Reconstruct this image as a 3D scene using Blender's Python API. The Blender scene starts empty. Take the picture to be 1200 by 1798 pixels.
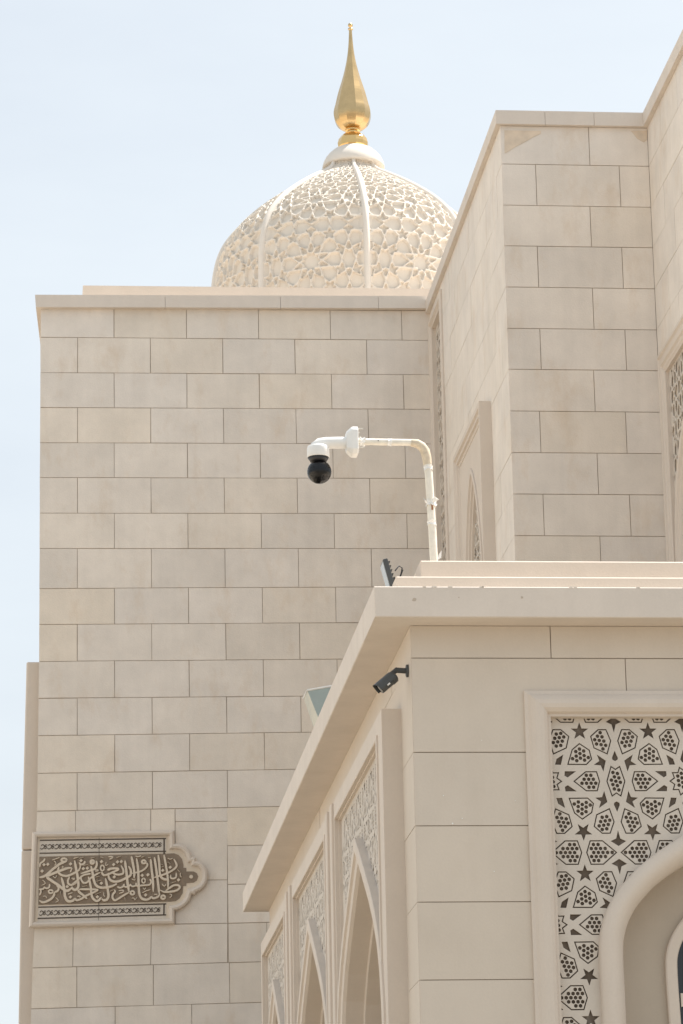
import bpy, math, random
import numpy as np
from mathutils import Vector, Matrix
random.seed(7)
PI = math.pi
R_ = math.radians
sc = bpy.context.scene
col = sc.collection

# ------------------------------------------------------------------ camera
CZ = 1.65                       # eye height; all Z values below are heights above the eye
FPX = 5840.431
YAW, PITCH, ROLL = -0.10032, 0.26659, -0.0204
def cam_axes():
    cy, sy = math.cos(YAW), math.sin(YAW); cp, sp = math.cos(PITCH), math.sin(PITCH)
    cr, sr = math.cos(ROLL), math.sin(ROLL)
    F = Vector((-sy*cp, cy*cp, sp)); R = Vector((cy, sy, 0)); U = R.cross(F)
    return cr*R+sr*U, -sr*R+cr*U, F
CR, CU, CF = cam_axes()
cam = bpy.data.cameras.new('camera'); camo = bpy.data.objects.new('camera', cam); col.objects.link(camo)
m = Matrix((CR, CU, -CF)).transposed().to_4x4(); m.translation = Vector((0, 0, CZ)); camo.matrix_world = m
cam.sensor_fit = 'VERTICAL'; cam.sensor_height = 36.0; cam.sensor_width = 24.0
cam.lens = FPX/1798*36.0; cam.clip_start = 0.1; cam.clip_end = 5000
sc.camera = camo

# ------------------------------------------------------------------ light
SUN_EL, SUN_AZ = R_(62), R_(68)          # azimuth from +Y (ahead) towards +X (right)
SKY_STRENGTH = 0.104
w = bpy.data.worlds.new('World'); sc.world = w; w.use_nodes = True
nt = w.node_tree; nt.nodes.clear()
out = nt.nodes.new('ShaderNodeOutputWorld'); bg = nt.nodes.new('ShaderNodeBackground')
sky = nt.nodes.new('ShaderNodeTexSky'); sky.sky_type = 'NISHITA'; sky.sun_disc = False
sky.sun_elevation = SUN_EL; sky.sun_rotation = SUN_AZ
sky.air_density = 1.0; sky.dust_density = 6.0; sky.ozone_density = 1.2; sky.altitude = 0
hz = nt.nodes.new('ShaderNodeMixRGB'); hz.blend_type = 'MIX'; hz.inputs['Fac'].default_value = 0.72
hz.inputs['Color2'].default_value = (6.3, 6.8, 7.1, 1)      # thin bright desert haze mixed into the sky
bg.inputs['Strength'].default_value = SKY_STRENGTH
wtc = nt.nodes.new('ShaderNodeTexCoord'); wmp = nt.nodes.new('ShaderNodeMapping'); wmp.inputs['Scale'].default_value = (1.5, 1.5, 5.0)
wn = nt.nodes.new('ShaderNodeTexNoise'); wn.inputs['Scale'].default_value = 2.4; wn.inputs['Detail'].default_value = 6; wn.inputs['Roughness'].default_value = 0.55
wr = nt.nodes.new('ShaderNodeMapRange'); wr.inputs['From Min'].default_value = .35; wr.inputs['From Max'].default_value = .7; wr.inputs['To Min'].default_value = .66; wr.inputs['To Max'].default_value = .82
nt.links.new(wtc.outputs['Generated'], wmp.inputs[0]); nt.links.new(wmp.outputs[0], wn.inputs['Vector']); nt.links.new(wn.outputs['Fac'], wr.inputs[0]); nt.links.new(wr.outputs[0], hz.inputs['Fac'])   # thin uneven haze
nt.links.new(sky.outputs[0], hz.inputs['Color1']); nt.links.new(hz.outputs[0], bg.inputs['Color']); nt.links.new(bg.outputs[0], out.inputs['Surface'])
sl = bpy.data.lights.new('sun', 'SUN'); sl.energy = 5.0; sl.angle = R_(0.53); sl.color = (1, 0.96, 0.90)
slo = bpy.data.objects.new('sun', sl); col.objects.link(slo)
sd = Vector((math.sin(SUN_AZ)*math.cos(SUN_EL), math.cos(SUN_AZ)*math.cos(SUN_EL), math.sin(SUN_EL)))
slo.rotation_euler = sd.to_track_quat('Z', 'Y').to_euler(); slo.location = (0, 0, 40)
sc.view_settings.view_transform = 'Standard'; sc.view_settings.look = 'None'
sc.view_settings.exposure = 0.55; sc.view_settings.gamma = 1.0
sc.cycles.max_bounces = 10; sc.cycles.diffuse_bounces = 6; sc.cycles.glossy_bounces = 4

# ------------------------------------------------------------------ projection helpers (photo pixel -> point on a real plane)
def ray(u, v): return CF + CR*((u-600)/FPX) - CU*((v-899)/FPX)
def pY(u, v, Y):
    d = ray(u, v); t = Y/d.y; return (d.x*t, d.z*t)           # X, Z on plane Y
def pX(u, v, X):
    d = ray(u, v); t = X/d.x; return (d.y*t, d.z*t)           # Y, Z on plane X
def proj(X, Y, Z):
    q = Vector((X, Y, Z)); d = q.dot(CF); return 600+FPX*q.dot(CR)/d, 899-FPX*q.dot(CU)/d

# ------------------------------------------------------------------ materials
def new_mat(name):
    m = bpy.data.materials.new(name); m.use_nodes = True
    n = m.node_tree.nodes; b = n['Principled BSDF']; return m, m.node_tree, b
def stone(name, base, rough=0.75, mottle=0.07, stain=(0.40, 0.30, 0.20), stain_amt=0.35, use_tint=True, bump=0.15, scale=1.0):
    m, t, b = new_mat(name); N = t.nodes.new; L = t.links.new
    tc = N('ShaderNodeTexCoord')
    rgb = N('ShaderNodeRGB'); rgb.outputs[0].default_value = (*base, 1); c = rgb.outputs[0]
    if use_tint:
        at = N('ShaderNodeAttribute'); at.attribute_name = 'tint'
        mx = N('ShaderNodeMixRGB'); mx.blend_type = 'MULTIPLY'; mx.inputs['Fac'].default_value = 1
        L(c, mx.inputs['Color1']); L(at.outputs['Color'], mx.inputs['Color2']); c = mx.outputs[0]
    # cloudy mottling
    n1 = N('ShaderNodeTexNoise'); n1.inputs['Scale'].default_value = 2.2*scale; n1.inputs['Detail'].default_value = 7; n1.inputs['Roughness'].default_value = 0.62
    L(tc.outputs['Object'], n1.inputs['Vector'])
    r1 = N('ShaderNodeMapRange'); r1.inputs['From Min'].default_value = 0.3; r1.inputs['From Max'].default_value = 0.7
    r1.inputs['To Min'].default_value = 1-mottle; r1.inputs['To Max'].default_value = 1+mottle; L(n1.outputs['Fac'], r1.inputs['Value'])
    mm = N('ShaderNodeMixRGB'); mm.blend_type = 'MULTIPLY'; mm.inputs['Fac'].default_value = 1
    L(c, mm.inputs['Color1']); L(r1.outputs[0], mm.inputs['Color2']); c = mm.outputs[0]
    # faint warm stains, stretched a little downwards
    mp = N('ShaderNodeMapping'); mp.inputs['Scale'].default_value = (1.6*scale, 1.6*scale, 0.8*scale); L(tc.outputs['Object'], mp.inputs['Vector'])
    n2 = N('ShaderNodeTexNoise'); n2.inputs['Scale'].default_value = 1.7; n2.inputs['Detail'].default_value = 9; n2.inputs['Roughness'].default_value = 0.7; L(mp.outputs[0], n2.inputs['Vector'])
    r2 = N('ShaderNodeMapRange'); r2.inputs['From Min'].default_value = 0.53; r2.inputs['From Max'].default_value = 0.78
    r2.inputs['To Min'].default_value = 0; r2.inputs['To Max'].default_value = stain_amt; L(n2.outputs['Fac'], r2.inputs['Value'])
    ms = N('ShaderNodeMixRGB'); ms.blend_type = 'MIX'; L(r2.outputs[0], ms.inputs['Fac']); L(c, ms.inputs['Color1']); ms.inputs['Color2'].default_value = (*stain, 1); c = ms.outputs[0]
    # faint vertical wash marks
    mp4 = N('ShaderNodeMapping'); mp4.inputs['Scale'].default_value = (9*scale, 9*scale, 0.55*scale); L(tc.outputs['Object'], mp4.inputs['Vector'])
    n4 = N('ShaderNodeTexNoise'); n4.inputs['Scale'].default_value = 1.0; n4.inputs['Detail'].default_value = 4; L(mp4.outputs[0], n4.inputs['Vector'])
    r4 = N('ShaderNodeMapRange'); r4.inputs['From Min'].default_value = 0.35; r4.inputs['From Max'].default_value = 0.7; r4.inputs['To Min'].default_value = 1-mottle*.28; r4.inputs['To Max'].default_value = 1+mottle*.28; L(n4.outputs['Fac'], r4.inputs['Value'])
    m4 = N('ShaderNodeMixRGB'); m4.blend_type = 'MULTIPLY'; m4.inputs['Fac'].default_value = 1; L(c, m4.inputs['Color1']); L(r4.outputs[0], m4.inputs['Color2']); c = m4.outputs[0]
    # fine grain
    n3 = N('ShaderNodeTexNoise'); n3.inputs['Scale'].default_value = 60*scale; n3.inputs['Detail'].default_value = 3; L(tc.outputs['Object'], n3.inputs['Vector'])
    r3 = N('ShaderNodeMapRange'); r3.inputs['To Min'].default_value = 0.965; r3.inputs['To Max'].default_value = 1.035; L(n3.outputs['Fac'], r3.inputs['Value'])
    m3 = N('ShaderNodeMixRGB'); m3.blend_type = 'MULTIPLY'; m3.inputs['Fac'].default_value = 1; L(c, m3.inputs['Color1']); L(r3.outputs[0], m3.inputs['Color2']); c = m3.outputs[0]
    L(c, b.inputs['Base Color'])
    bp = N('ShaderNodeBump'); bp.inputs['Strength'].default_value = bump; bp.inputs['Distance'].default_value = 0.01
    ad = N('ShaderNodeMath'); ad.operation = 'ADD'; L(n1.outputs['Fac'], ad.inputs[0]); L(n3.outputs['Fac'], ad.inputs[1]); L(ad.outputs[0], bp.inputs['Height']); L(bp.outputs[0], b.inputs['Normal'])
    b.inputs['Roughness'].default_value = rough; b.inputs['Specular IOR Level'].default_value = 0.3
    return m
def plain(name, colr, rough=0.5, metal=0.0, noise=0.04, nscale=8, spec=0.5, coat=0.0):
    m, t, b = new_mat(name); N = t.nodes.new; L = t.links.new
    tc = N('ShaderNodeTexCoord'); n = N('ShaderNodeTexNoise'); n.inputs['Scale'].default_value = nscale; n.inputs['Detail'].default_value = 5
    L(tc.outputs['Object'], n.inputs['Vector'])
    r = N('ShaderNodeMapRange'); r.inputs['From Min'].default_value = .3; r.inputs['From Max'].default_value = .7; r.inputs['To Min'].default_value = 1-noise; r.inputs['To Max'].default_value = 1+noise
    L(n.outputs['Fac'], r.inputs['Value'])
    mx = N('ShaderNodeMixRGB'); mx.blend_type = 'MULTIPLY'; mx.inputs['Fac'].default_value = 1; mx.inputs['Color1'].default_value = (*colr, 1); L(r.outputs[0], mx.inputs['Color2'])
    L(mx.outputs[0], b.inputs['Base Color'])
    b.inputs['Roughness'].default_value = rough; b.inputs['Metallic'].default_value = metal; b.inputs['Specular IOR Level'].default_value = spec
    b.inputs['Coat Weight'].default_value = coat; b.inputs['Coat Roughness'].default_value = 0.04
    return m
M = {}
M['stone'] = stone('limestone_cladding', (0.745, 0.678, 0.604), mottle=0.07, stain=(0.62, 0.49, 0.36), stain_amt=0.6)
M['mortar'] = plain('joint', (0.47, 0.40, 0.325), 0.9)
M['coping'] = stone('limestone_coping', (0.685, 0.61, 0.535), use_tint=False, mottle=0.045, stain_amt=0.15)
M['parapet'] = stone('parapet_render', (0.68, 0.59, 0.50), use_tint=False, mottle=0.03, stain_amt=0.1)
M['cast'] = stone('cast_stone', (0.635, 0.56, 0.475), use_tint=True, mottle=0.03, stain_amt=0.12, bump=0.06)
M['trim'] = stone('cast_trim', (0.655, 0.575, 0.495), use_tint=False, mottle=0.03, stain_amt=0.10, bump=0.05)
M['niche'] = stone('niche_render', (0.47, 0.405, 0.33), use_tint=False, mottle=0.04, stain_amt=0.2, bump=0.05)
M['lattice'] = stone('lattice_plaster', (0.62, 0.56, 0.49), use_tint=False, mottle=0.05, stain=(0.5, 0.42, 0.32), stain_amt=0.2, bump=0.05)
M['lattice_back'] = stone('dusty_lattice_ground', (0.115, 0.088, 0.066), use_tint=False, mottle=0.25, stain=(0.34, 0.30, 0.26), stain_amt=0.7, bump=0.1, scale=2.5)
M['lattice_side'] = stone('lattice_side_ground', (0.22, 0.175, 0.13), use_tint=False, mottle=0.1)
M['lattice_tan'] = stone('lattice_tan_ground', (0.50, 0.42, 0.33), use_tint=False, mottle=0.1)
M['dome'] = stone('dome_stone', (0.73, 0.665, 0.58), use_tint=False, mottle=0.03, stain=(0.6, 0.5, 0.38), stain_amt=0.25, bump=0.05)
M['dome_white'] = stone('dome_rib_stone', (0.70, 0.65, 0.585), use_tint=False, mottle=0.02, stain_amt=0.05, bump=0.03)
M['chip'] = plain('fresh_chip', (0.80, 0.74, 0.66), 0.9)
M['scuff'] = plain('scuff', (0.50, 0.42, 0.34), 0.9)
M['stain'] = plain('rust_stain', (0.70, 0.585, 0.46), 0.85, noise=.12)
M['plaque_brown'] = stone('plaque_ground', (0.25, 0.195, 0.145), use_tint=False, mottle=0.15, stain=(0.36, 0.27, 0.19), stain_amt=0.4, scale=3)
M['plaque_light'] = stone('plaque_relief', (0.68, 0.585, 0.47), use_tint=False, mottle=0.05, stain_amt=0.15, scale=2)
M['plaque_white'] = stone('plaque_band', (0.64, 0.575, 0.50), use_tint=False, mottle=0.04, stain_amt=0.1, scale=2)
M['plaque_dark'] = plain('plaque_carving', (0.085, 0.065, 0.05), 0.9)
M['gold'] = plain('gilded_metal', (0.78, 0.52, 0.22), 0.16, 1.0, noise=0.08, nscale=3)
M['aged_gold'] = plain('aged_gold', (0.60, 0.425, 0.215), 0.24, 1.0, noise=0.1, nscale=5)
M['white_paint'] = plain('white_paint', (0.80, 0.79, 0.76), 0.35, noise=0.02)
M['pipe'] = plain('peeling_white_pipe', (0.76, 0.72, 0.63), 0.6, noise=0.08, nscale=20)
M['tape'] = plain('pipe_wrap', (0.62, 0.53, 0.40), 0.7, noise=0.15, nscale=30)
M['rust'] = plain('rust', (0.28, 0.12, 0.05), 0.9, noise=0.3, nscale=40)
M['black'] = plain('black_plastic', (0.018, 0.018, 0.02), 0.45)
M['gloss_black'] = plain('smoked_dome', (0.004, 0.004, 0.005), 0.06, spec=0.45, coat=0.0)
M['dark_grey'] = plain('charcoal_metal', (0.062, 0.066, 0.066), 0.5, noise=.1)
M['lamp_glass'] = plain('floodlight_glass', (0.42, 0.44, 0.44), 0.25)
M['teal'] = plain('pale_teal_panel', (0.37, 0.45, 0.45), 0.35)
M['cream'] = plain('cream_panel', (0.60, 0.60, 0.53), 0.4)
M['glass_dark'] = plain('dark_window', (0.01, 0.011, 0.013), 0.08, spec=0.6)
M['screw'] = plain('zinc_screw', (0.6, 0.58, 0.52), 0.35, metal=0.6)
M['dim_bounce_grey'] = stone('dim_bounce_grey', (0.22, 0.20, 0.175), use_tint=False, mottle=0.15, stain_amt=0.0)  # low albedo for the added unseen sheet in front
M['dim_bounce_brown'] = stone('dim_bounce_brown', (0.25, 0.215, 0.165), use_tint=False, mottle=0.12, stain_amt=0.1)  # low albedo for the added unseen sheet round the buildings
M['ground'] = stone('pale_paving', (0.52, 0.45, 0.36), use_tint=False, mottle=0.08, stain_amt=0.2)

# ------------------------------------------------------------------ mesh helpers
class Plane:
    def __init__(s, o, ua, ub, n): s.o = Vector(o); s.ua = Vector(ua); s.ub = Vector(ub); s.n = Vector(n)
    def __call__(s, a, b, h=0.0): return s.o + s.ua*a + s.ub*b + s.n*h
def front(Y): return Plane((0, Y, 0), (1, 0, 0), (0, 0, 1), (0, -1, 0))        # a = X
def side(X): return Plane((X, 0, 0), (0, -1, 0), (0, 0, 1), (-1, 0, 0))         # a = -Y
ROOT = Vector((0, 0, 0))
class MB:
    def __init__(s): s.v = []; s.f = []; s.t = []; s.sm = []
    def add(s, pts, faces, tint=(1, 1, 1), smooth=False):
        k = len(s.v); s.v += [Vector(p) for p in pts]
        for f in faces: s.f.append([k+i for i in f]); s.t.append(tint); s.sm.append(smooth)
    def hexa(s, p, tint=(1, 1, 1), skip=()):          # p: 4 bottom/back + 4 front corners
        fs = [(3, 2, 1, 0), (4, 5, 6, 7), (0, 1, 5, 4), (1, 2, 6, 5), (2, 3, 7, 6), (3, 0, 4, 7)]
        s.add(p, [f for i, f in enumerate(fs) if i not in skip], tint)
    def box(s, x0, x1, y0, y1, z0, z1, tint=(1, 1, 1)):
        s.hexa([(x0, y0, z0), (x0, y1, z0), (x1, y1, z0), (x1, y0, z0), (x0, y0, z1), (x0, y1, z1), (x1, y1, z1), (x1, y0, z1)][:4][::-1] +
               [(x0, y0, z1), (x0, y1, z1), (x1, y1, z1), (x1, y0, z1)][::-1], tint)
    def pbox(s, P, a0, a1, b0, b1, h0, h1, tint=(1, 1, 1), bev=0.0):
        base = [P(a0, b0, h0), P(a1, b0, h0), P(a1, b1, h0), P(a0, b1, h0)]
        if bev:
            k = h1-bev
            mid = [P(a0, b0, k), P(a1, b0, k), P(a1, b1, k), P(a0, b1, k)]
            top = [P(a0+bev, b0+bev, h1), P(a1-bev, b0+bev, h1), P(a1-bev, b1-bev, h1), P(a0+bev, b1-bev, h1)]
            s.add(base+mid+top, [(3, 2, 1, 0)]+[(i, (i+1) % 4, 4+(i+1) % 4, 4+i) for i in range(4)]+[(4+i, 4+(i+1) % 4, 8+(i+1) % 4, 8+i) for i in range(4)]+[(8, 9, 10, 11)], tint)
        else: s.hexa(base+[P(a0, b0, h1), P(a1, b0, h1), P(a1, b1, h1), P(a0, b1, h1)], tint)
    def sweep(s, P, path, prof, closed=False, right=True, tint=(1, 1, 1), smooth=False):
        """profile (offset, height) swept along a 2-D path with mitred corners; offset is to the right of travel"""
        n = len(path); rows = []
        for i in range(n):
            p = Vector(path[i][:2]).to_2d() if False else Vector((path[i][0], path[i][1]))
            def seg(a, b):
                d = Vector((b[0]-a[0], b[1]-a[1])); d.normalize(); return d
            if closed: d0 = seg(path[i-1], path[i]); d1 = seg(path[i], path[(i+1) % n])
            else:
                d0 = seg(path[i-1], path[i]) if i else seg(path[0], path[1]); d1 = seg(path[i], path[i+1]) if i < n-1 else d0
            n0 = Vector((d0.y, -d0.x)); n1 = Vector((d1.y, -d1.x))
            if not right: n0 = -n0; n1 = -n1
            mt = n0+n1
            if mt.length < 1e-6: mt = n0
            mt = mt.normalized()/max(0.35, mt.normalized().dot(n0))
            rows.append([P(p.x+mt.x*o, p.y+mt.y*o, h) for o, h in prof])
        k = len(prof); pts = [q for r in rows for q in r]; fs = []
        for i in range(n if closed else n-1):
            j = (i+1) % n
            for a in range(k-1):
                f = (i*k+a, i*k+a+1, j*k+a+1, j*k+a)
                fs.append(f if not right else f[::-1])
        s.add(pts, fs, tint, smooth)
    def poly(s, P, pts, h0, h1, tint=(1, 1, 1)):     # extruded polygon (convex or simple)
        n = len(pts); v = [P(a, b, h0) for a, b in pts]+[P(a, b, h1) for a, b in pts]
        s.add(v, [tuple(range(n, 2*n))]+[(i, (i+1) % n, n+(i+1) % n, n+i) for i in range(n)], tint)
    def ribbon(s, P, pts, w, h0, h1, taper=True):
        pts = smooth_path(pts, 5); n = len(pts); Lp = []; Rp = []
        for i in range(n):
            a = Vector(pts[max(0, i-1)]); b = Vector(pts[min(n-1, i+1)]); d = b-a
            if d.length < 1e-9: d = Vector((1, 0))
            d.normalize(); nn = Vector((-d.y, d.x)); t = i/(n-1)
            k = 1.0
            if taper: k = min(1, 0.45+t*5)*min(1, 0.35+(1-t)*4)
            ww = w*0.5*k; p = Vector(pts[i]); Lp.append(p+nn*ww); Rp.append(p-nn*ww)
        v = [P(p.x, p.y, h1) for p in Lp]+[P(p.x, p.y, h1) for p in Rp]+[P(p.x, p.y, h0) for p in Lp]+[P(p.x, p.y, h0) for p in Rp]
        f = []
        for i in range(n-1):
            f += [(n+i, n+i+1, i+1, i), (i, i+1, 2*n+i+1, 2*n+i), (3*n+i, 3*n+i+1, n+i+1, n+i)]
        f += [(0, 2*n, 3*n, n), (n-1, 2*n-1, 4*n-1, 3*n-1)]
        s.add(v, f)
    def lathe(s, c, prof, seg=32, smooth=True, a0=0.0, cap=False):
        n = len(prof); pts = []
        for i in range(seg):
            a = a0+2*PI*i/seg
            for r, z in prof: pts.append((c[0]+r*math.cos(a), c[1]+r*math.sin(a), c[2]+z))
        fs = []
        for i in range(seg):
            j = (i+1) % seg
            for a in range(n-1): fs.append((i*n+a, j*n+a, j*n+a+1, i*n+a+1))
        s.add(pts, fs, smooth=smooth)
    def tube(s, path, r, seg=14, smooth=True, caps=True):
        path = [Vector(p) for p in path]; n = len(path); pts = []
        rr = r if isinstance(r, (list, tuple)) else [r]*n
        up = Vector((0.13, 0.97, 0.2)).normalized()
        for i in range(n):
            d = (path[min(n-1, i+1)]-path[max(0, i-1)]).normalized()
            x = d.cross(up)
            if x.length < 0.05: x = d.cross(Vector((1, 0, 0)))
            x.normalize(); y = d.cross(x).normalized()
            for k in range(seg):
                a = 2*PI*k/seg; pts.append(path[i]+x*(rr[i]*math.cos(a))+y*(rr[i]*math.sin(a)))
        fs = [(i*seg+k, i*seg+(k+1) % seg, (i+1)*seg+(k+1) % seg, (i+1)*seg+k) for i in range(n-1) for k in range(seg)]
        s.add(pts, fs, smooth=smooth)
        if caps: s.add(pts[:seg], [tuple(range(seg))[::-1]]); s.add(pts[-seg:], [tuple(range(seg))])
    def obj(s, name, mat, parent=None, loc=None):
        root = parent_world(parent) if parent is not None else (Vector(loc) if loc is not None else Vector((0, 0, 0)))
        me = bpy.data.meshes.new(name)
        off = Vector((0, 0, CZ))-root
        me.from_pydata([tuple(p+off) for p in s.v], [], s.f)
        ca = me.color_attributes.new('tint', 'FLOAT_COLOR', 'CORNER')
        data = []
        for f, t in zip(s.f, s.t): data += [t[0], t[1], t[2], 1.0]*len(f)
        ca.data.foreach_set('color', data)
        me.polygons.foreach_set('use_smooth', s.sm)
        me.materials.append(mat if not isinstance(mat, str) else M[mat]); me.validate(); me.update()
        o = bpy.data.objects.new(name, me); col.objects.link(o)
        if parent is not None: o.parent = parent
        else: o.location = root
        return o
def parent_world(p):
    w = Vector((0, 0, 0))
    while p is not None: w = w+p.location; p = p.parent
    return w
def smooth_path(pts, k=5):
    pts = [Vector((p[0], p[1])) for p in pts]
    if len(pts) < 3: return [tuple(p) for p in pts]
    o = []
    for i in range(len(pts)-1):
        p0 = pts[max(0, i-1)]; p1 = pts[i]; p2 = pts[i+1]; p3 = pts[min(len(pts)-1, i+2)]
        for j in range(k):
            t = j/k; o.append(tuple(0.5*((2*p1)+(p2-p0)*t+(2*p0-5*p1+4*p2-p3)*t*t+(3*p1-p0-3*p2+p3)*t**3)))
    o.append(tuple(pts[-1])); return o
def thing(name, label, cat, loc, group=None):
    o = bpy.data.objects.new(name, None); col.objects.link(o); o.location = loc; o.empty_display_size = 0.3
    tag(o, label, cat, group); return o
def tag(o, label, cat=None, group=None, kind=None):
    if label: o['label'] = label
    if cat: o['category'] = cat
    if group: o['group'] = group
    if kind: o['kind'] = kind
    return o
def subtract(rect, holes):
    out = [rect]
    for h in holes:
        nw = []
        for (a0, a1, b0, b1) in out:
            x0, x1, y0, y1 = max(a0, h[0]), min(a1, h[1]), max(b0, h[2]), min(b1, h[3])
            if x0 >= x1 or y0 >= y1: nw.append((a0, a1, b0, b1)); continue
            if a0 < x0: nw.append((a0, x0, b0, b1))
            if x1 < a1: nw.append((x1, a1, b0, b1))
            if b0 < y0: nw.append((x0, x1, b0, y0))
            if y1 < b1: nw.append((x0, x1, y1, b1))
        out = nw
    return [r for r in out if r[1]-r[0] > 0.004 and r[3]-r[2] > 0.004]
def rtint(spread=0.05, warm=0.03):
    spread *= 1.35
    v = 1+random.gauss(0, spread*0.38); v = max(1-spread*1.4, min(1+spread*1.2, v)); k = abs(random.gauss(0, warm*0.6))-warm*.25
    return (v*(1+k*0.5), v, v*(1-k))
G = 0.0042
def blocks(mb, P, rects, holes=(), th=0.03, spread=0.05, warm=0.03, g=G):
    for r in rects:
        t = rtint(spread, warm); dh = random.uniform(-0.0015, 0.0015)
        for (a0, a1, b0, b1) in subtract(r, holes):
            A0 = a0+g if abs(a0-r[0]) < 1e-6 else a0; A1 = a1-g if abs(a1-r[1]) < 1e-6 else a1
            B0 = b0+g if abs(b0-r[2]) < 1e-6 else b0; B1 = b1-g if abs(b1-r[3]) < 1e-6 else b1
            if A1 > A0 and B1 > B0: mb.pbox(P, A0, A1, B0, B1, -th, dh, t)
def backing(mb, P, a0, a1, b0, b1, holes=(), h0=-0.2, h1=-0.014):
    for r in subtract((a0, a1, b0, b1), holes): mb.pbox(P, r[0], r[1], r[2], r[3], h0, h1)

GZ = -CZ      # ground level in eye-relative heights
# ------------------------------------------------------------------ ground
mb = MB(); mb.add([(-900, -900, GZ), (900, -900, GZ), (900, 900, GZ), (-900, 900, GZ)], [(0, 1, 2, 3)])
tag(mb.obj('ground', 'ground'), None, kind='structure')
mb = MB(); mb.add([(-300, -300, GZ+.004), (300, -300, GZ+.004), (300, 6, GZ+.004), (-300, 6, GZ+.004)], [(0, 1, 2, 3)])  # unseen dark sheet, added to weaken ground bounce on camera-facing walls
tag(mb.obj('front_bounce_sheet', 'dim_bounce_grey'), None, kind='structure')
mb = MB(); mb.add([(-6, 6.2, GZ+.004), (24, 6.2, GZ+.004), (24, 62, GZ+.004), (-6, 62, GZ+.004)], [(0, 1, 2, 3)])  # unseen dark sheet, added so low walls and soffits get less bounce
tag(mb.obj('near_bounce_sheet', 'dim_bounce_brown'), None, kind='structure')

# ================================================================== LATTICE PATTERN (girih cell, half period 601 x 620 units)
def _m(p, sx, sy, kx=0, ky=0): return [((kx+x*sx), (ky+y*sy)) for x, y in p]
HX, HY = 601.0, 620.0
LOZ = [(0, 108), (40, 135), (82, 0), (40, -135), (0, -108), (-40, -135), (-82, 0), (-40, 135)]
SMALL = [(0, 178), (22, 190), (24, 207), (0, 265), (-24, 207), (-22, 190)]
HALFSTAR = [(106, 87), (126, 140), (184, 145), (136, 177), (156, 232), (82, 180)]
PET_A = [(139, 0), (163, 87), (262, 87), (371, 0), (262, -87), (163, -87)]
KITE1 = [(347, 87), (421, 35), (446, 50), (442, 87)]
KITE2 = [(476, 145), (524, 147), (510, 195), (453, 232)]
PET_B = [(251, 143), (419, 145), (374, 280), (306, 335), (219, 275), (200, 193)]
PET_C = [(64, 235), (183, 290), (209, 395), (139, 457), (66, 457), (27, 355)]
KITE3 = [(601, 275), (574, 192), (590, 165), (612, 165), (628, 192)]
ARROW = [(0, 430), (17, 500), (65, 522), (0, 563), (-65, 522), (-17, 500)]
PET_D = [(15, 620), (137, 515), (248, 515), (283, 620), (248, 725), (137, 725)]
def star(cx, cy, R, r, n, ph):
    return [(cx+(R if i % 2 == 0 else r)*math.sin(ph+PI*i/n), cy+(R if i % 2 == 0 else r)*math.cos(ph+PI*i/n)) for i in range(2*n)]
STAR5 = star(301, 438, 78, 31, 5, 0)
ROS = star(601, 0, 133, 96, 10, PI/10*5)
def cell_shapes():
    """shapes in one full period, y down; (polygon, filled-with-hex?)"""
    S = []
    for sx in (1, -1):
        for sy in (1, -1):
            for p, k in ((HALFSTAR, 0), (KITE1, 0), (KITE2, 0), (PET_B, 1), (PET_C, 1), (STAR5, 0)): S.append((_m(p, sx, sy), k))
            S.append((_m(PET_C, -sx, sy, 602*sx, 0), 1))
        S.append((_m(PET_A, sx, 1), 1)); S.append((_m(SMALL, 1, sx), 0)); S.append((_m(ARROW, 1, sx), 0)); S.append((_m(KITE3, 1, sx), 0)); S.append((_m(ARROW, 1, sx, 602, 0), 0))
        S.append((_m(PET_D, sx, 1), 1)); S.append((_m(PET_D, -sx, 1, 602*sx, 0), 1))
    S.append((LOZ, 1)); S.append((ROS, 1))
    return S
CELL = cell_shapes()
def inside(p, poly):
    x, y = p; c = False; n = len(poly)
    for i in range(n):
        x1, y1 = poly[i]; x2, y2 = poly[i-1]
        if (y1 > y) != (y2 > y) and x < (x2-x1)*(y-y1)/(y2-y1)+x1: c = not c
    return c
def pdist(p, poly):
    d = 1e9; n = len(poly)
    for i in range(n):
        x1, y1 = poly[i]; x2, y2 = poly[i-1]; dx, dy = x2-x1, y2-y1
        t = max(0, min(1, ((p[0]-x1)*dx+(p[1]-y1)*dy)/max(1e-9, dx*dx+dy*dy)))
        d = min(d, math.hypot(p[0]-x1-t*dx, p[1]-y1-t*dy))
    return d
def area(p): return 0.5*sum(p[i-1][0]*p[i][1]-p[i][0]*p[i-1][1] for i in range(len(p)))
def inset(poly, d):
    n = len(poly); o = []; s = 1 if area(poly) > 0 else -1
    for i in range(n):
        a = Vector(poly[i-1]); b = Vector(poly[i]); c = Vector(poly[(i+1) % n])
        d0 = (b-a).normalized(); d1 = (c-b).normalized()
        n0 = Vector((-d0.y, d0.x))*s; n1 = Vector((-d1.y, d1.x))*s; mm = (n0+n1)
        mm.normalize(); k = max(0.45, mm.dot(n0)); o.append(tuple(b+mm*(d/k)))
    return o
_hexc = {}
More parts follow.
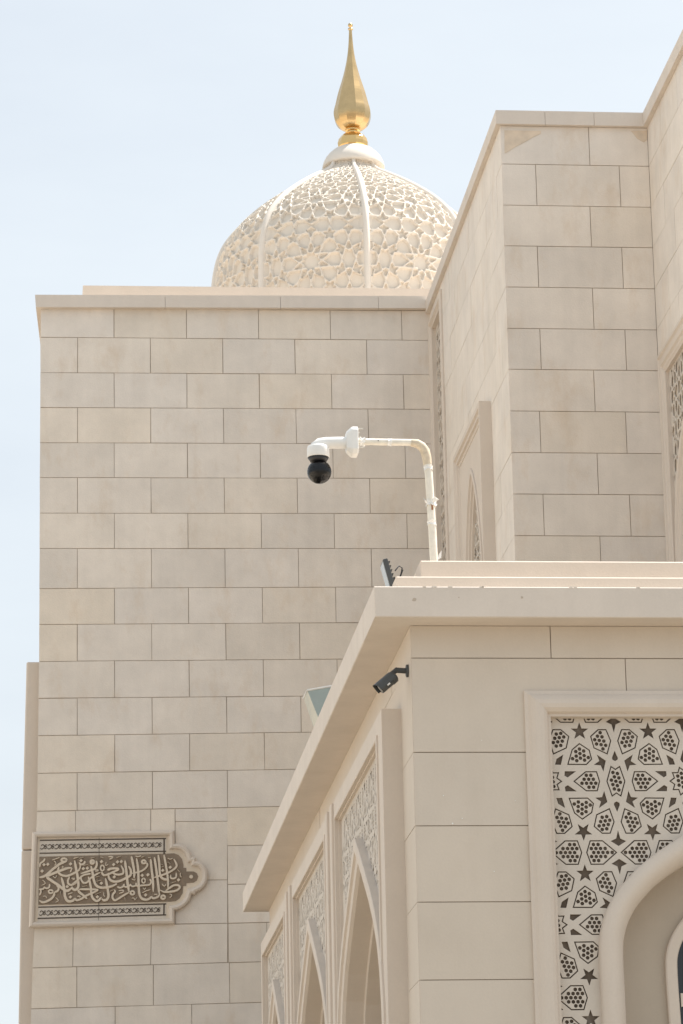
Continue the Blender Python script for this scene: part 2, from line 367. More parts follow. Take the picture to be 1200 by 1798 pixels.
def hex_fill(poly, key):
    """small hexagonal holes laid on a triangular grid inside a petal"""
    k = tuple((round(a), round(b)) for a, b in poly)
    if k in _hexc: return _hexc[k]
    cx = sum(p[0] for p in poly)/len(poly); cy = sum(p[1] for p in poly)/len(poly)
    sp = 40.0; far = max(poly, key=lambda p: math.hypot(p[0]-cx, p[1]-cy)); ang = math.atan2(far[1]-cy, far[0]-cx)
    ca, sa = math.cos(ang), math.sin(ang); best = []
    for ox in (0, .25, .5, .75):
        for oy in (0, .5):
            o = []
            for i in range(-5, 6):
                for j in range(-5, 6):
                    gx = (i+ox+0.5*(j % 2))*sp; gy = (j+oy)*sp*0.866
                    x = cx+gx*ca-gy*sa; y = cy+gx*sa+gy*ca
                    if inside((x, y), poly) and pdist((x, y), poly) > 28: o.append([(x+18*math.cos(ang+PI/6+q*PI/3), y+18*math.sin(ang+PI/6+q*PI/3)) for q in range(6)])
            if len(o) > len(best): best = o
    _hexc[k] = best
    return best
def lattice_mesh(name, boundary, cx, cz, unit, avoid=None, thick=0.02, hexes=True, grow=0.0):
    """pierced plate in a local (a,b) plane: boundary polygon, holes from the girih pattern; returned as (verts, faces)"""
    cu = bpy.data.curves.new(name, 'CURVE'); cu.dimensions = '2D'; cu.fill_mode = 'BOTH'; cu.extrude = thick/2
    def add(poly):
        sp = cu.splines.new('POLY'); sp.points.add(len(poly)-1); sp.use_cyclic_u = True
        for q, (x, y) in zip(sp.points, poly): q.co = (x, y, 0, 1)
    add(boundary)
    x0 = min(p[0] for p in boundary); x1 = max(p[0] for p in boundary); y0 = min(p[1] for p in boundary); y1 = max(p[1] for p in boundary)
    PX, PY = 2*HX*unit, 2*HY*unit; seen = set()
    bd = boundary
    for i in range(int((x0-cx)/PX)-2, int((x1-cx)/PX)+3):
        for j in range(int((y0-cz)/PY)-2, int((y1-cz)/PY)+3):
            for p, hx in CELL:
                tr = lambda q: [(cx+i*PX+x*unit, cz+j*PY-y*unit) for x, y in q]
                P0 = tr(p)
                c = (round(sum(a for a, b in P0)/len(P0), 2), round(sum(b for a, b in P0)/len(P0), 2))
                if c in seen: continue
                if not all(inside(a, bd) and pdist(a, bd) > 0.006 for a in P0): continue
                if avoid is not None and any(inside(a, avoid) for a in P0): continue
                seen.add(c)
                P0 = inset(P0, -(grow or .0012))
                add(P0)
                if hx and hexes:
                    add(tr(inset(p, 9.5)))
                    for h in hex_fill(p, None): add(tr(h))
    o = bpy.data.objects.new('tmp', cu); col.objects.link(o)
    dg = bpy.context.evaluated_depsgraph_get(); me = bpy.data.meshes.new_from_object(o.evaluated_get(dg))
    vs = [tuple(v.co) for v in me.vertices]; fs = [tuple(p.vertices) for p in me.polygons]
    bpy.data.objects.remove(o); bpy.data.curves.remove(cu); bpy.data.meshes.remove(me)
    return vs, fs
def add_plate(mb, P, data, h=0.0):
    vs, fs = data; mb.add([P(x, y, h+z) for x, y, z in vs], fs)
UNIT = 7.887e-4

# ================================================================== WING (left tower with the dome)
YA = 41.54
FA = front(YA)
XB = 5.41                      # left wall of the hall
wing = thing('mosque_wing', 'tall stone clad wing at left under the dome, carrying the carved inscription', 'building', (2.8, 43, 0))
ROWS = [(62, 519+0, 70, 524), ]
rowv = [(541.5, 545.5), (592, 597.5), (654.2, 658), (715.5, 718.6), (777.2, 779.6), (838.5, 840), (901, 901.6), (963, 963.2), (1033.3, 1030), (1096.6, 1092.5),
        (1161.5, 1156), (1226, 1220.5), (1291.6, 1283), (1357.8, 1347), (1424.3, 1411), (1492, 1477.5), (1560.5, 1545), (1630, 1612), (1699.2, 1681), (1771, 1751.5), (1844, 1823), (1918, 1895), (1992, 1967)]
def rowpt(X, j):
    vL, vR = rowv[j]; v = (vL+vR)/2
    for _ in range(3):
        Z = pY(400, v, YA)[1]; u = proj(X, YA, Z)[0]; v = vL+(vR-vL)*(u-70)/680.0
    return pY(u, v, YA)[1]
def leftX(Z): return float(np.interp(Z, [3.0, 4.864, 5.498, 7.475, 9.4, 20], [0.12, 0.185, 0.203, 0.251, 0.267, 0.268]))
def quad_block(mb, pts, th=0.03, spread=0.05, warm=0.03):
    """pts: (x,z) corners bl, br, tr, tl on the wing wall"""
    c = Vector((sum(p[0] for p in pts)/4, sum(p[1] for p in pts)/4)); q = []
    for (x, z) in pts: q.append((x+(G if x < c.x else -G)+random.gauss(0, .0011), z+(G if z < c.y else -G)+random.gauss(0, .0011)))
    t = rtint(spread*.8, warm*1.6); h = random.uniform(-0.0015, 0.0015)
    mb.hexa([FA(x, z, -th) for x, z in q]+[FA(x, z, h) for x, z in q], t)
mb = MB()
WA = 0.4754; XA0 = 0.28
Xr = XB+0.02
for j in range(len(rowv)-1):
    par = 0 if j % 2 == 0 else 1
    if j == 14: par = 1
    if j >= 14: par = (j+1) % 2
    zl = rowpt(0.3, j); zlb = rowpt(0.3, j+1)
    xs = [None]+[XA0+i*WA for i in range(1, 14) if i % 2 == par and XA0+i*WA < Xr-0.12]+[Xr]
    if 14 <= j <= 17: xs = [x for x in xs if x is None or x > pY(398, 1550, YA)[0]]; xs = [pY(400, 1550, YA)[0]]+[x for x in xs if x is not None and x > pY(410, 1550, YA)[0]]
    for a, b in zip(xs[:-1], xs[1:]):
        ax0 = leftX(zlb) if a is None else a; ax1 = leftX(zl) if a is None else a
        quad_block(mb, [(ax0, rowpt(ax0, j+1)), (b, rowpt(b, j+1)), (b, rowpt(b, j)), (ax1, rowpt(ax1, j))])
# irregular slabs round the inscription
def pxq(u0, v0, u1, v1, u2, v2, u3, v3): return [pY(u0, v0, YA), pY(u1, v1, YA), pY(u2, v2, YA), pY(u3, v3, YA)]
for q in (pxq(62, 1492, 133, 1490.5, 133, 1423, 65, 1424.3), pxq(133, 1490.5, 265, 1489, 265, 1421, 133, 1423), pxq(265, 1489, 308, 1488, 308, 1420, 265, 1421),
          pxq(308, 1442.5, 400, 1442, 400, 1418, 308, 1420), pxq(308, 1545.5, 400, 1545, 400, 1442, 308, 1442.5), pxq(308, 1622.5, 400, 1621, 400, 1545, 308, 1545.5),
          pxq(60, 1627, 308, 1622.5, 308, 1488, 62, 1492), pxq(57, 1699.2, 128, 1697.5, 129, 1626, 60, 1627), pxq(128, 1697.5, 265, 1694, 266, 1623.5, 129, 1626), pxq(265, 1694, 400, 1690.3, 400, 1621, 266, 1623.5)):
    quad_block(mb, q)
wall = mb.obj('wall', 'stone', wing)
mb = MB()     # joints and body of the wing; the left wall runs back slightly off square
Zt = 14.30
zs = [GZ, 3.0, 4.864, 5.498, 7.475, 9.4, Zt]
for z0, z1 in zip(zs[:-1], zs[1:]):
    a0, a1 = leftX(z0)+0.006, leftX(z1)+0.006
    mb.hexa([(a0, YA+.014, z0), (XB+.3, YA+.014, z0), (XB+.3, YA+9, z0), (a0+.42, YA+9, z0), (a1, YA+.014, z1), (XB+.3, YA+.014, z1), (XB+.3, YA+9, z1), (a1+.42, YA+9, z1)])
mb.obj('wall_core', 'mortar', wing)
# cornice slab
def slab(mb, xl0, z0, z1, proj_=0.085, xr=XB, th_back=9.0):
    x0 = xl0
    mb.hexa([(x0, YA-proj_, z0), (xr, YA-proj_, z0), (xr, YA+th_back, z0), (x0+.41, YA+th_back, z0), (x0-.012, YA-proj_, z1), (xr, YA-proj_, z1), (xr, YA+th_back, z1), (x0+.4, YA+th_back, z1)])
mb = MB(); zc0 = 14.135; zc1 = 14.305
# four coping stones with fine joints
xsplit = [0.208, 1.9, 3.42, 4.72, XB-.04]
for i, (a, b) in enumerate(zip(xsplit[:-1], xsplit[1:])):
    ga = 0 if i == 0 else .002
    z0a = zc0+(a-.2)/5.2*.05; z0b = zc0+(b-.2)/5.2*.05; z1a = zc1+(a-.2)/5.2*.05; z1b = zc1+(b-.2)/5.2*.05
    bk = .41 if i == 0 else 0
    mb.hexa([(a+ga, YA-.085, z0a), (b-.002, YA-.085, z0b), (b-.002, YA+8.9, z0b), (a+ga+bk, YA+8.9, z0a), (a+ga-(.012 if i == 0 else 0), YA-.085, z1a), (b-.002, YA-.085, z1b), (b-.002, YA+8.9, z1b), (a+ga+bk, YA+8.9, z1a)])
mb.obj('cornice', 'coping', wing)
mb = MB(); mb.hexa([(0.834, YA+.5, 14.28), (XB+.35, YA+.5, 14.28), (XB+.35, YA+8, 14.28), (0.834, YA+8, 14.28), (0.834, YA+.5, 14.645), (XB+.35, YA+.5, 14.66), (XB+.35, YA+8, 14.66), (0.834, YA+8, 14.645)])
mb.obj('parapet', 'parapet', wing)
# projecting window surround on the hidden left wall
mb = MB()
for z0, z1 in ((7.03, 9.455), (3.2, 7.02), (GZ+.3, 3.19)):
    d0 = float(np.interp(z0, [4.8, 9.4], [.017, .112])); d1 = float(np.interp(z1, [4.8, 9.4], [.017, .112]))
    mb.hexa([(d0, YA+.25, z0), (.45, YA+.25, z0), (.75, YA+4.5, z0), (d0+.2, YA+4.5, z0), (d1, YA+.25, z1), (.45, YA+.25, z1), (.75, YA+4.5, z1), (d1+.2, YA+4.5, z1)])
sur = mb.obj('window_surround', 'trim', wing)
bv = sur.modifiers.new('b', 'BEVEL'); bv.width = 0.02; bv.segments = 2

# ================================================================== DOME
DC = (4.825, 45.5)
dome = thing('dome', 'white latticed stone onion dome with gold finial on the wing roof', 'dome', (DC[0], DC[1], 14.64+CZ))
prof = [(2.02, 14.62), (2.05, 14.9), (2.07, 15.3), (2.067, 15.5), (2.064, 15.7), (2.053, 15.9), (2.022, 16.1), (1.97, 16.3), (1.875, 16.5), (1.72, 16.7), (1.51, 16.9), (1.25, 17.1), (0.955, 17.3), (0.69, 17.46), (0.52, 17.56), (0.43, 17.645), (0.385, 17.74), (0.36, 17.84)]
prof = [(a*.985, b) for a, b in prof]
pr = np.array([p[0] for p in prof]); pz = np.array([p[1] for p in prof])
def cr(arr, n):                                   # catmull-rom resample
    pts = smooth_path([(a, b) for a, b in arr], 12); return np.array(pts)
cp_ = cr(prof, 12); ds = np.hypot(np.diff(cp_[:, 0]), np.diff(cp_[:, 1])); rm = 0.5*(cp_[1:, 0]+cp_[:-1, 0])
tt = np.concatenate([[0], np.cumsum(ds/np.maximum(rm, 1.35))])      # conformal height
# lattice relief: one panel per sector, copied round
NSEC = 8; SEC = 2*PI/NSEC; NT = 190
def build_dome_panel():
    nT = NT; tl = tt[-1]; dth = SEC/nT; nS = int(tl/dth*1.0)
    th = (np.arange(nT+1)/nT-0.5)*SEC; s = np.arange(nS+1)/nS*tl
    r = np.interp(s, tt, cp_[:, 0]); z = np.interp(s, tt, cp_[:, 1])
    dr = np.gradient(r); dz = np.gradient(z); ln = np.hypot(dr, dz); nr, nz = dz/ln, -dr/ln
    TH, S = np.meshgrid(th, s, indexing='ij')
    # cell coordinates: rosette (x=601) in the middle of the sector; row phase fixed so that a rosette row sits at S0
    k = 2*HX/SEC/0.68; S0 = float(np.interp(15.60, cp_[:, 1], tt))
    X = (TH*k+601.0+601.0) % (2*HX)-601.0; Y = ((S-S0)*k+HY) % (2*HY)-HY
    d = np.full(X.shape, 1e9)
    pts = np.stack([X.ravel(), Y.ravel()], -1)
    def sdf(poly, pts):
        poly = np.array(poly); n = len(poly); dd = np.full(len(pts), 1e18); ins = np.zeros(len(pts), bool)
        for i in range(n):
            a = poly[i]; b = poly[i-1]; e = b-a; w_ = pts-a; t = np.clip((w_@e)/max(1e-9, e@e), 0, 1); q = w_-t[:, None]*e
            dd = np.minimum(dd, (q**2).sum(1)); c = (a[1] > pts[:, 1]) != (b[1] > pts[:, 1])
            with np.errstate(divide='ignore', invalid='ignore'): xx = (b[0]-a[0])*(pts[:, 1]-a[1])/(b[1]-a[1])+a[0]
            ins ^= c & (pts[:, 0] < xx)
        return np.where(ins, -1, 1)*np.sqrt(dd)
    dm = np.full(len(pts), 1e9); sm = np.zeros(len(pts), bool)
    for p, hx in CELL:
        p = np.array(p)
        for ox in (-2*HX, 0, 2*HX):
            for oy in (-2*HY, 0, 2*HY):
                q = p+[ox, oy]; lo = q.min(0)-30; hi = q.max(0)+30
                if hi[0] < -601 or lo[0] > 601 or hi[1] < -HY or lo[1] > HY: continue
                mk = (pts[:, 0] > lo[0]) & (pts[:, 0] < hi[0]) & (pts[:, 1] > lo[1]) & (pts[:, 1] < hi[1])
                if mk.any(): v = sdf(q, pts[mk]); dm[mk] = np.minimum(dm[mk], v)
    dm = dm.reshape(X.shape)
    e = 14.0; t = np.clip((dm-e)/9.0+0.5, 0, 1); t = t*t*(3-2*t)
    fade = np.clip((0.5-np.abs(TH)/SEC)*26-0.6, 0, 1); t = 1-(1-t)*fade        # solid margin beside the ribs
    dep = -0.05*(1-t)*np.minimum(1, r[None, :]/1.2)
    RR = r[None, :]+nr[None, :]*dep; ZZ = z[None, :]+nz[None, :]*dep
    XX = RR*np.cos(TH-PI/2); YY = RR*np.sin(TH-PI/2)
    V = np.stack([XX, YY, ZZ], -1).reshape(-1, 3); n1 = nS+1
    f = [(i*n1+j, (i+1)*n1+j, (i+1)*n1+j+1, i*n1+j+1) for i in range(nT) for j in range(nS)]
    return V, f
V, f = build_dome_panel()
me = bpy.data.meshes.new('lattice_panel'); me.from_pydata((V+np.array([0, 0, -14.64])).tolist(), [], f); me.materials.append(M['dome'])
me.polygons.foreach_set('use_smooth', [True]*len(f)); me.update()
rp = cr(prof, 12)[::3]
mbr = MB()
# rib: rounded bar following the profile at angle -90 deg, bulging out of the surface
k = len(rp); seg = 9; pts = []
for i in range(k):
    a = rp[max(0, i-1)]; b = rp[min(k-1, i+1)]; d = (b-a)/np.hypot(*(b-a)); nrm = np.array([d[1], -d[0]])
    w_ = 0.047*(0.55+0.45*min(1, rp[i][0]/1.5)); hh = 0.055*(0.7+0.3*min(1, rp[i][0]/1.5))
    for q in range(seg):
        a_ = PI*q/(seg-1); x = w_*math.cos(a_)*1.0; o = hh*math.sin(a_)-0.01
        rr = rp[i][0]+nrm[0]*o; pts.append((x, -rr, rp[i][1]+nrm[1]*o))
mbr.add(pts, [(i*seg+q, (i+1)*seg+q, (i+1)*seg+q+1, i*seg+q+1) for i in range(k-1) for q in range(seg-1)], smooth=True)
rme = bpy.data.meshes.new('rib'); rme.from_pydata([(p.x, p.y, p.z-14.64) for p in mbr.v], [], mbr.f); rme.materials.append(M['dome_white']); rme.polygons.foreach_set('use_smooth', [True]*len(mbr.f)); rme.update()
RIB0 = R_(-0.5+22.5)
for i in range(NSEC):
    o = bpy.data.objects.new('lattice_panel', me); col.objects.link(o); o.parent = dome; o.rotation_euler = (0, 0, RIB0+i*SEC)
    o = bpy.data.objects.new('rib', rme); col.objects.link(o); o.parent = dome; o.rotation_euler = (0, 0, RIB0+SEC/2+i*SEC)
c3 = (DC[0]+.035, DC[1], 0)
mb = MB(); mb.lathe(c3, [(0.30, 17.712), (0.455, 17.712), (0.457, 17.735), (0.44, 17.80), (0.405, 17.87), (0.355, 17.93), (0.295, 17.985), (0.24, 18.015), (0.15, 18.02), (0.0, 18.02)], 48)
mb.obj('collar', 'dome_white', dome)
def zv(v): return 18.02+(262-v)*0.00904
mb = MB(); FS = 12
mb.lathe(c3, [(0.0, zv(236)), (0.13, zv(236.5)), (.175, zv(240)), (.212, zv(246)), (.229, zv(253)), (.222, zv(259)), (.20, zv(264)), (.19, zv(266))][::-1], FS, smooth=False, a0=.1)
fin = mb.obj('finial', 'gold', dome)
mb = MB(); mb.lathe(c3, [(.10, zv(238)), (.098, zv(233)), (.115, zv(231)), (.115, zv(229)), (.09, zv(228))], FS, smooth=False, a0=.1); mb.obj('neck', 'gold', fin)
bp_ = smooth_path([(.10, zv(229.5)), (.165, zv(226.8)), (.225, zv(221)), (.262, zv(213)), (.28, zv(203)), (.272, zv(194)), (.25, zv(185)), (.205, zv(164.5)), (.146, zv(143)), (.094, zv(121)), (.057, zv(99.5)), (.035, zv(78)), (.022, zv(53))], 4)
mb = MB(); mb.lathe(c3, bp_, FS, smooth=False, a0=.1); mb.obj('spire', 'aged_gold', fin)
mb = MB(); mb.lathe(c3, [(.0, zv(54)), (.036, zv(52.5)), (.036, zv(50.5)), (.012, zv(50)), (.012, zv(48.5)), (.03, zv(47)), (.037, zv(44.5)), (.03, zv(42)), (0, zv(40.5))], 16); mb.obj('tip_ball', 'aged_gold', fin)

# ================================================================== HALL (right): left wall, front wall, right wing wall
YB = 34.88; FB = front(YB); SB = side(XB)
XC = 7.10; SC = side(XC)
hall = thing('mosque_hall', 'tall stone clad hall block at upper right, behind the low portico roof', 'building', (8, 38, 0))
bv_ = [226, 289.8, 361.9, 433.2, 505.3, 577.7, 649.4, 722.5, 795.3, 868, 941, 1014, 1088, 1162, 1237]
ZBr = [pY(1010, v, YB)[1] for v in bv_]
ZTB = 14.13; CTB = 14.30
NEAR_C = 28.0
# front wall
rects = []
jx = {0: [1035], 1: [942, 1089], 2: [1037.5], 3: [945, 1093.5], 4: [1042], 5: [949.5, 1099], 6: [1044], 7: [949, 1100], 8: [1050], 9: [955, 1107], 10: [1055], 11: [959, 1112]}
for j in range(len(ZBr)-1):
    z1, z0 = (ZTB if j == 0 else ZBr[j]), ZBr[j+1]
    xs = [XB]+[pY(u, (bv_[j]+bv_[j+1])/2, YB)[0] for u in jx.get(j, [1000])]+[XC]
    rects += [(a, b, z0, z1) for a, b in zip(xs[:-1], xs[1:])]
mb = MB(); blocks(mb, FB, rects, spread=.055); 
mb.obj('wall', 'stone', hall)
# left wall of the block with openings
TALL = (-41.50, -40.30, 2.0, 13.98)         # tall lattice recess beside the wing (a = -Y)
WINB = (-38.67, -36.30, 2.0, 11.30)
rects = []; L_ = YA-YB
for j in range(len(ZBr)-1):
    z1, z0 = (ZTB if j == 0 else ZBr[j]), ZBr[j+1]; off = (0.42 if j % 2 else 0.88); xs = [-(YA+.02)]; y = -YB-off; t = []
    while y > -YA: t.append(y); y -= 0.951
    xs = [-(YA+.02)]+t[::-1]+[-YB]
    rects += [(a, b, z0, z1) for a, b in zip(xs[:-1], xs[1:]) if b-a > .05]
mb = MB(); blocks(mb, SB, rects, [TALL, WINB], spread=.025, warm=.02, g=.0025)
mb.obj('wall', 'stone', hall)
# right-hand wing wall (faces left)
WINC = (-34.82, -29.3, 2.0, 11.38)
rects = []
for j in range(-6, len(ZBr)-1):
    hb = ZBr[0]-ZBr[1] if j < 0 else 0
    if j < 0: continue
    z1, z0 = (ZTB if j == 0 else ZBr[j]), ZBr[j+1]; off = (0.30 if j % 2 else 0.75); t = []; y = -YB+off
    while y < -NEAR_C: t.append(y); y += 0.951
    xs = [-YB]+t+[-NEAR_C]
    rects += [(a, b, z0, z1) for a, b in zip(xs[:-1], xs[1:])]
mb = MB(); blocks(mb, SC, rects, [WINC], spread=.03, warm=.02, g=.003)
mb.obj('wall', 'stone', hall)
mb = MB()
backing(mb, FB, XB+.02, XC+.1, GZ, ZTB, h0=-.5)
backing(mb, SB, -(YA+9), -(YB+.02), GZ, ZTB, [TALL, WINB], h0=-.6)
backing(mb, SC, -YB, -NEAR_C, GZ, ZTB, [WINC], h0=-.6)
mb.box(XB+.02, XC+9, YB+.6, YA+9, 13.9, ZTB); mb.box(XC+.02, XC+9, NEAR_C, YB+.7, 13.9, ZTB)
mb.obj('wall_core', 'mortar', hall)
# cornice (coping) with a small overhang, stones jointed
mb = MB(); oo = 0.055; z0, z1 = ZTB, 14.295
def cop(P, a0, a1, n, o=oo):
    for i in range(n):
        a = a0+(a1-a0)*i/n; b = a0+(a1-a0)*(i+1)/n
        mb.pbox(P, a+(.002 if i else 0), b-(.002 if i < n-1 else 0), z0, z1, -.4, o)
cop(FB, XB-oo, XC-oo-.001, 3); cop(SB, -(YA+9), -YB-.402, 7, oo); cop(SC, -YB-.055+oo*0, -NEAR_C, 8)
mb.box(XB+.41, XC+9, YB+.41, YA+9, z0, z1-.01); mb.box(XC+.41, XC+9, NEAR_C, YB+.4, z0, z1-.01)

mb.obj('cornice', 'coping', hall)
# rust-coloured patches under the coping
mb = MB()
def patch(P, pts, h=.004): mb.poly(P, pts, 0, h)
pf = lambda l: [pY(u, v+6, YB) for u, v in l]
patch(FB, pf([(886.5, 263), (893, 260), (905, 252), (917, 246), (928, 240), (938, 234), (950, 229), (950, 224), (886, 223)]))
mb.obj('stain', 'stain', hall); mb = MB()
patch(FB, pf([(1112, 228), (1120, 238), (1131, 244), (1136, 240), (1136, 224), (1108, 224)]), .005)
mb.obj('stain', 'stain', hall)
# --- tall lattice strip beside the wing
mb = MB(); a0, a1, b0, b1 = TALL
path = [(a0, b0), (a0, b1), (a1, b1), (a1, b0)]
mb.sweep(SB, path, [(-.05, .0), (-.05, .02), (0, .035), (.04, .035), (.07, .0), (.10, .0), (.10, -.16)])
win = mb.obj('window', 'trim', hall); tag(win, 'tall narrow lattice window beside the wing corner')
mb = MB(); bd = [(a0+.05, 7.5), (a0+.05, b1-.05), (a1-.05, b1-.05), (a1-.05, 7.5)]
add_plate(mb, SB, lattice_mesh('t', bd, (a0+a1)/2, 13.0, UNIT*.72, hexes=False, thick=.010), -.06); mb.obj('lattice', 'lattice', win)
mb = MB(); mb.pbox(SB, a0, a1, b0, b1, -.14, -.072); mb.obj('backing', 'lattice_tan', win)
# --- side window with pointed arch
def arch_path(cy, apex, half, spring, bottom, n=14, power=1.0):
    """pointed (four-centred) arch outline, left foot -> apex -> right foot"""
    L = []
    for i in range(n+1):
        t = i/n                       # 0 at apex, 1 at spring
        x = half*(1-(1-t)**1.55) if False else half*math.sin(t*PI/2)**0.92
        z = apex-(apex-spring)*(0.42*t+0.58*t**2.1)
        L.append((x, z))
    left = [(cy-x, z) for x, z in L[::-1]]; right = [(cy+x, z) for x, z in L[1:]]
    return [(cy-half, bottom)]+left+right+[(cy+half, bottom)]
a0, a1, b0, b1 = WINB; cyb = (a0+a1)/2
mb = MB(); path = [(a0, b0), (a0, b1), (a1, b1), (a1, b0)]
mb.sweep(SB, path, [(.0, 0), (.0, .14), (.06, .14), (.075, .115), (.115, .115), (.125, .09), (.165, .09), (.175, .07), (.19, .07), (.19, .0)])
win = mb.obj('window', 'trim', hall); tag(win, 'recessed window with pointed arch in the hall side wall')
ap = arch_path(cyb, 10.80, .78, 8.4, 3.0)
plate = [(a0+.15, 3.0)]+[(a0+.15, b1-.15), (a1-.15, b1-.15), (a1-.15, 3.0)]+ap[::-1]
mb = MB(); 
def plate_poly(mb, P, bd, h, th):
    cu = bpy.data.curves.new('c', 'CURVE'); cu.dimensions = '2D'; cu.fill_mode = 'BOTH'; cu.extrude = th/2
    sp = cu.splines.new('POLY'); sp.points.add(len(bd)-1); sp.use_cyclic_u = True
    for q, (x, y) in zip(sp.points, bd): q.co = (x, y, 0, 1)
    o = bpy.data.objects.new('tmp', cu); col.objects.link(o); me = bpy.data.meshes.new_from_object(o.evaluated_get(bpy.context.evaluated_depsgraph_get()))
    mb.add([P(v.co.x, v.co.y, h+v.co.z) for v in me.vertices], [tuple(p.vertices) for p in me.polygons])
    bpy.data.objects.remove(o); bpy.data.curves.remove(cu); bpy.data.meshes.remove(me)
plate_poly(mb, SB, plate, 0.07, .02); mb.obj('panel', 'trim', win)
mb = MB(); mb.sweep(SB, ap, [(-.03, .078), (-.03, .095), (.02, .10), (.03, .075), (.06, .07), (.065, .045), (.10, .04), (.105, -.05)]); mb.obj('arch', 'trim', win)
mb = MB(); bd = [(cyb-.8, 7.5), (cyb-.8, 10.8), (cyb+.8, 10.8), (cyb+.8, 7.5)]
add_plate(mb, SB, lattice_mesh('t', bd, cyb, 9.9, UNIT*.8, hexes=False, thick=.012, grow=.006), .005); mb.obj('lattice', 'lattice', win)
mb = MB(); mb.pbox(SB, a0+.1, a1-.1, 2.5, 10.95, -.14, -.01); mb.obj('backing', 'lattice_tan', win)
# --- window in the right-hand wall
a0, a1, b0, b1 = WINC; cyc = (a0+a1)/2
mb = MB(); path = [(a0, b0), (a0, b1), (a1, b1), (a1, b0)]
mb.sweep(SC, path, [(.0, 0), (.0, .022), (.05, .034), (.07, .014), (.11, .012), (.13, .030), (.17, .028), (.19, .008), (.22, .006), (.24, -.008), (.26, -.008), (.26, -.085)])
win = mb.obj('window', 'trim', hall); tag(win, 'large arched lattice window at the right edge')
hc = (a1-a0)/2-.36; ap = arch_path(cyc, 11.0, hc, 8.9, 3.0, 20)
bd = [(a0+.22, 7.6), (a0+.22, b1-.22), (a1-.22, b1-.22), (a1-.22, 7.6)]
mb = MB(); add_plate(mb, SC, lattice_mesh('t', bd, cyc, 10.4, UNIT*.8, hexes=False, thick=.010, grow=.004), -.055); mb.obj('lattice', 'lattice', win)
mb = MB(); mb.pbox(SC, a0+.1, a1-.1, 2.5, 11.25, -.20, -.067); mb.obj('backing', 'lattice_tan', win)
mb = MB(); mb.sweep(SC, ap, [(0, -.06), (0, -.01), (.03, .005), (.09, .0), (.11, -.03), (.15, -.03), (.17, -.055), (.24, -.055), (.26, -.08), (.26, -.28)]); mb.obj('arch', 'trim', win)

# ================================================================== PORTICO (low block, lower right)
XD, YD = 2.67, 22.0; XDR = 9.6; YDE = 35.0
portico = thing('portico', 'low cream stone portico at lower right with pierced panels and arched windows', 'building', (6, 28, 0))
FD = front(YD); SD = side(XD)
ZD0, ZD1 = 5.236, 5.45
Zr = [ZD0, 5.008, 4.354, 3.851, 3.335, 2.814, 2.29, 1.77, 1.25, .73, .2, -.33, -.86, GZ]
WF = (3.45, 6.61, GZ, 4.765)        # front window frame, outer
jx = {0: [3.637, 4.95, 6.3, 7.7], 1: [4.15, 5.6, 7.0, 8.4]}
rects = []
for j in range(len(Zr)-1):
    xs = [XD]+jx.get(j, [3.9+(.6 if j % 2 else 0), 7.2, 8.4])+[XDR]
    rects += [(a, b, Zr[j+1], Zr[j]) for a, b in zip(xs[:-1], xs[1:])]
mb = MB(); blocks(mb, FD, rects, [(WF[0]+.02, WF[1]-.02, GZ-1, WF[3]-.02)], spread=.015, warm=.012, g=.0032); mb.obj('wall', 'cast', portico)
YS0, YS1, ZS = 22.64, 34.4, 4.79      # surround on the side wall
rects = []
for j in range(len(Zr)-1):
    ys = [-YDE, -33.1, -31.2, -29.0, -27.1, -25.0, -22.95 if j else -23.2, -YD] if j < 2 else [-YDE, -YS1-.01, -YD]
    rects += [(a, b, Zr[j+1], Zr[j]) for a, b in zip(ys[:-1], ys[1:])]
mb = MB(); blocks(mb, SD, rects, [(-YS1+.02, -YS0-.02, GZ-1, ZS-.02)], spread=.012, warm=.01, g=.0022); mb.obj('wall', 'cast', portico)
mb = MB(); backing(mb, FD, XD+.02, XDR, GZ, ZD0, [(WF[0]+.05, WF[1]-.05, GZ-1, WF[3]-.05)], h0=-.5)
backing(mb, SD, -YDE+.01, -YD-.02, GZ, ZD0, [(-YS1+.04, -YS0-.04, GZ-1, ZS-.04)], h0=-.5)
mb.obj('wall_core', 'mortar', portico)
# roof deck and deep cornice, in long cast stones with fine joints
oD, yD = .27, .248
x0, y0 = XD-oD, YD-yD; x1 = XDR; y1 = 35.17
mb = MB()
zf = ZD0
mb.box(XD+.5, x1, YD+.5, y1, zf, ZD1-.01)
cuts = [y0+.742, 24.3, 25.6, 27.6, 29.7, 31.8, 33.6, y1]
for i, (a, b) in enumerate(zip(cuts[:-1], cuts[1:])):
    P = side(x0); mb.pbox(P, -b+(.0015 if i < 6 else 0), -a-(.0015 if i else 0), zf, ZD1, -.76, 0, bev=.006)
for i, (a, b) in enumerate(zip([x0, 7.6], [7.6, x1])):
    P = front(y0); mb.pbox(P, a+.0015, b-.0015, zf, ZD1, -.74, 0, bev=.006)
mb.obj('cornice', 'coping', portico)
random.seed(11)
P = front(y0)
for i in range(9):
    mb = MB(); a = random.uniform(x0+.3, 5.0); wd = random.uniform(.012, .035); hh = random.uniform(.004, .009)
    mb.poly(P, [(a, ZD1+.0012), (a+wd*.2, ZD1-hh), (a+wd*.55, ZD1-hh*.6), (a+wd*.8, ZD1-hh*.9), (a+wd, ZD1+.0012)], -.006, .0022); mb.obj('chip', 'chip', portico)
for (u, v, rr) in ((728, 1053, .018), (917, 1049, .012), (806, 1049, .006)):
    mb = MB(); c = pY(u, v, y0); pts = [(c[0]+rr*random.uniform(.5, 1)*math.cos(a), c[1]+rr*random.uniform(.5, 1)*math.sin(a)) for a in np.linspace(0, 2*PI, 10)[:-1]]
    mb.poly(P, pts, 0, .001); mb.obj('scuff', 'scuff', portico)
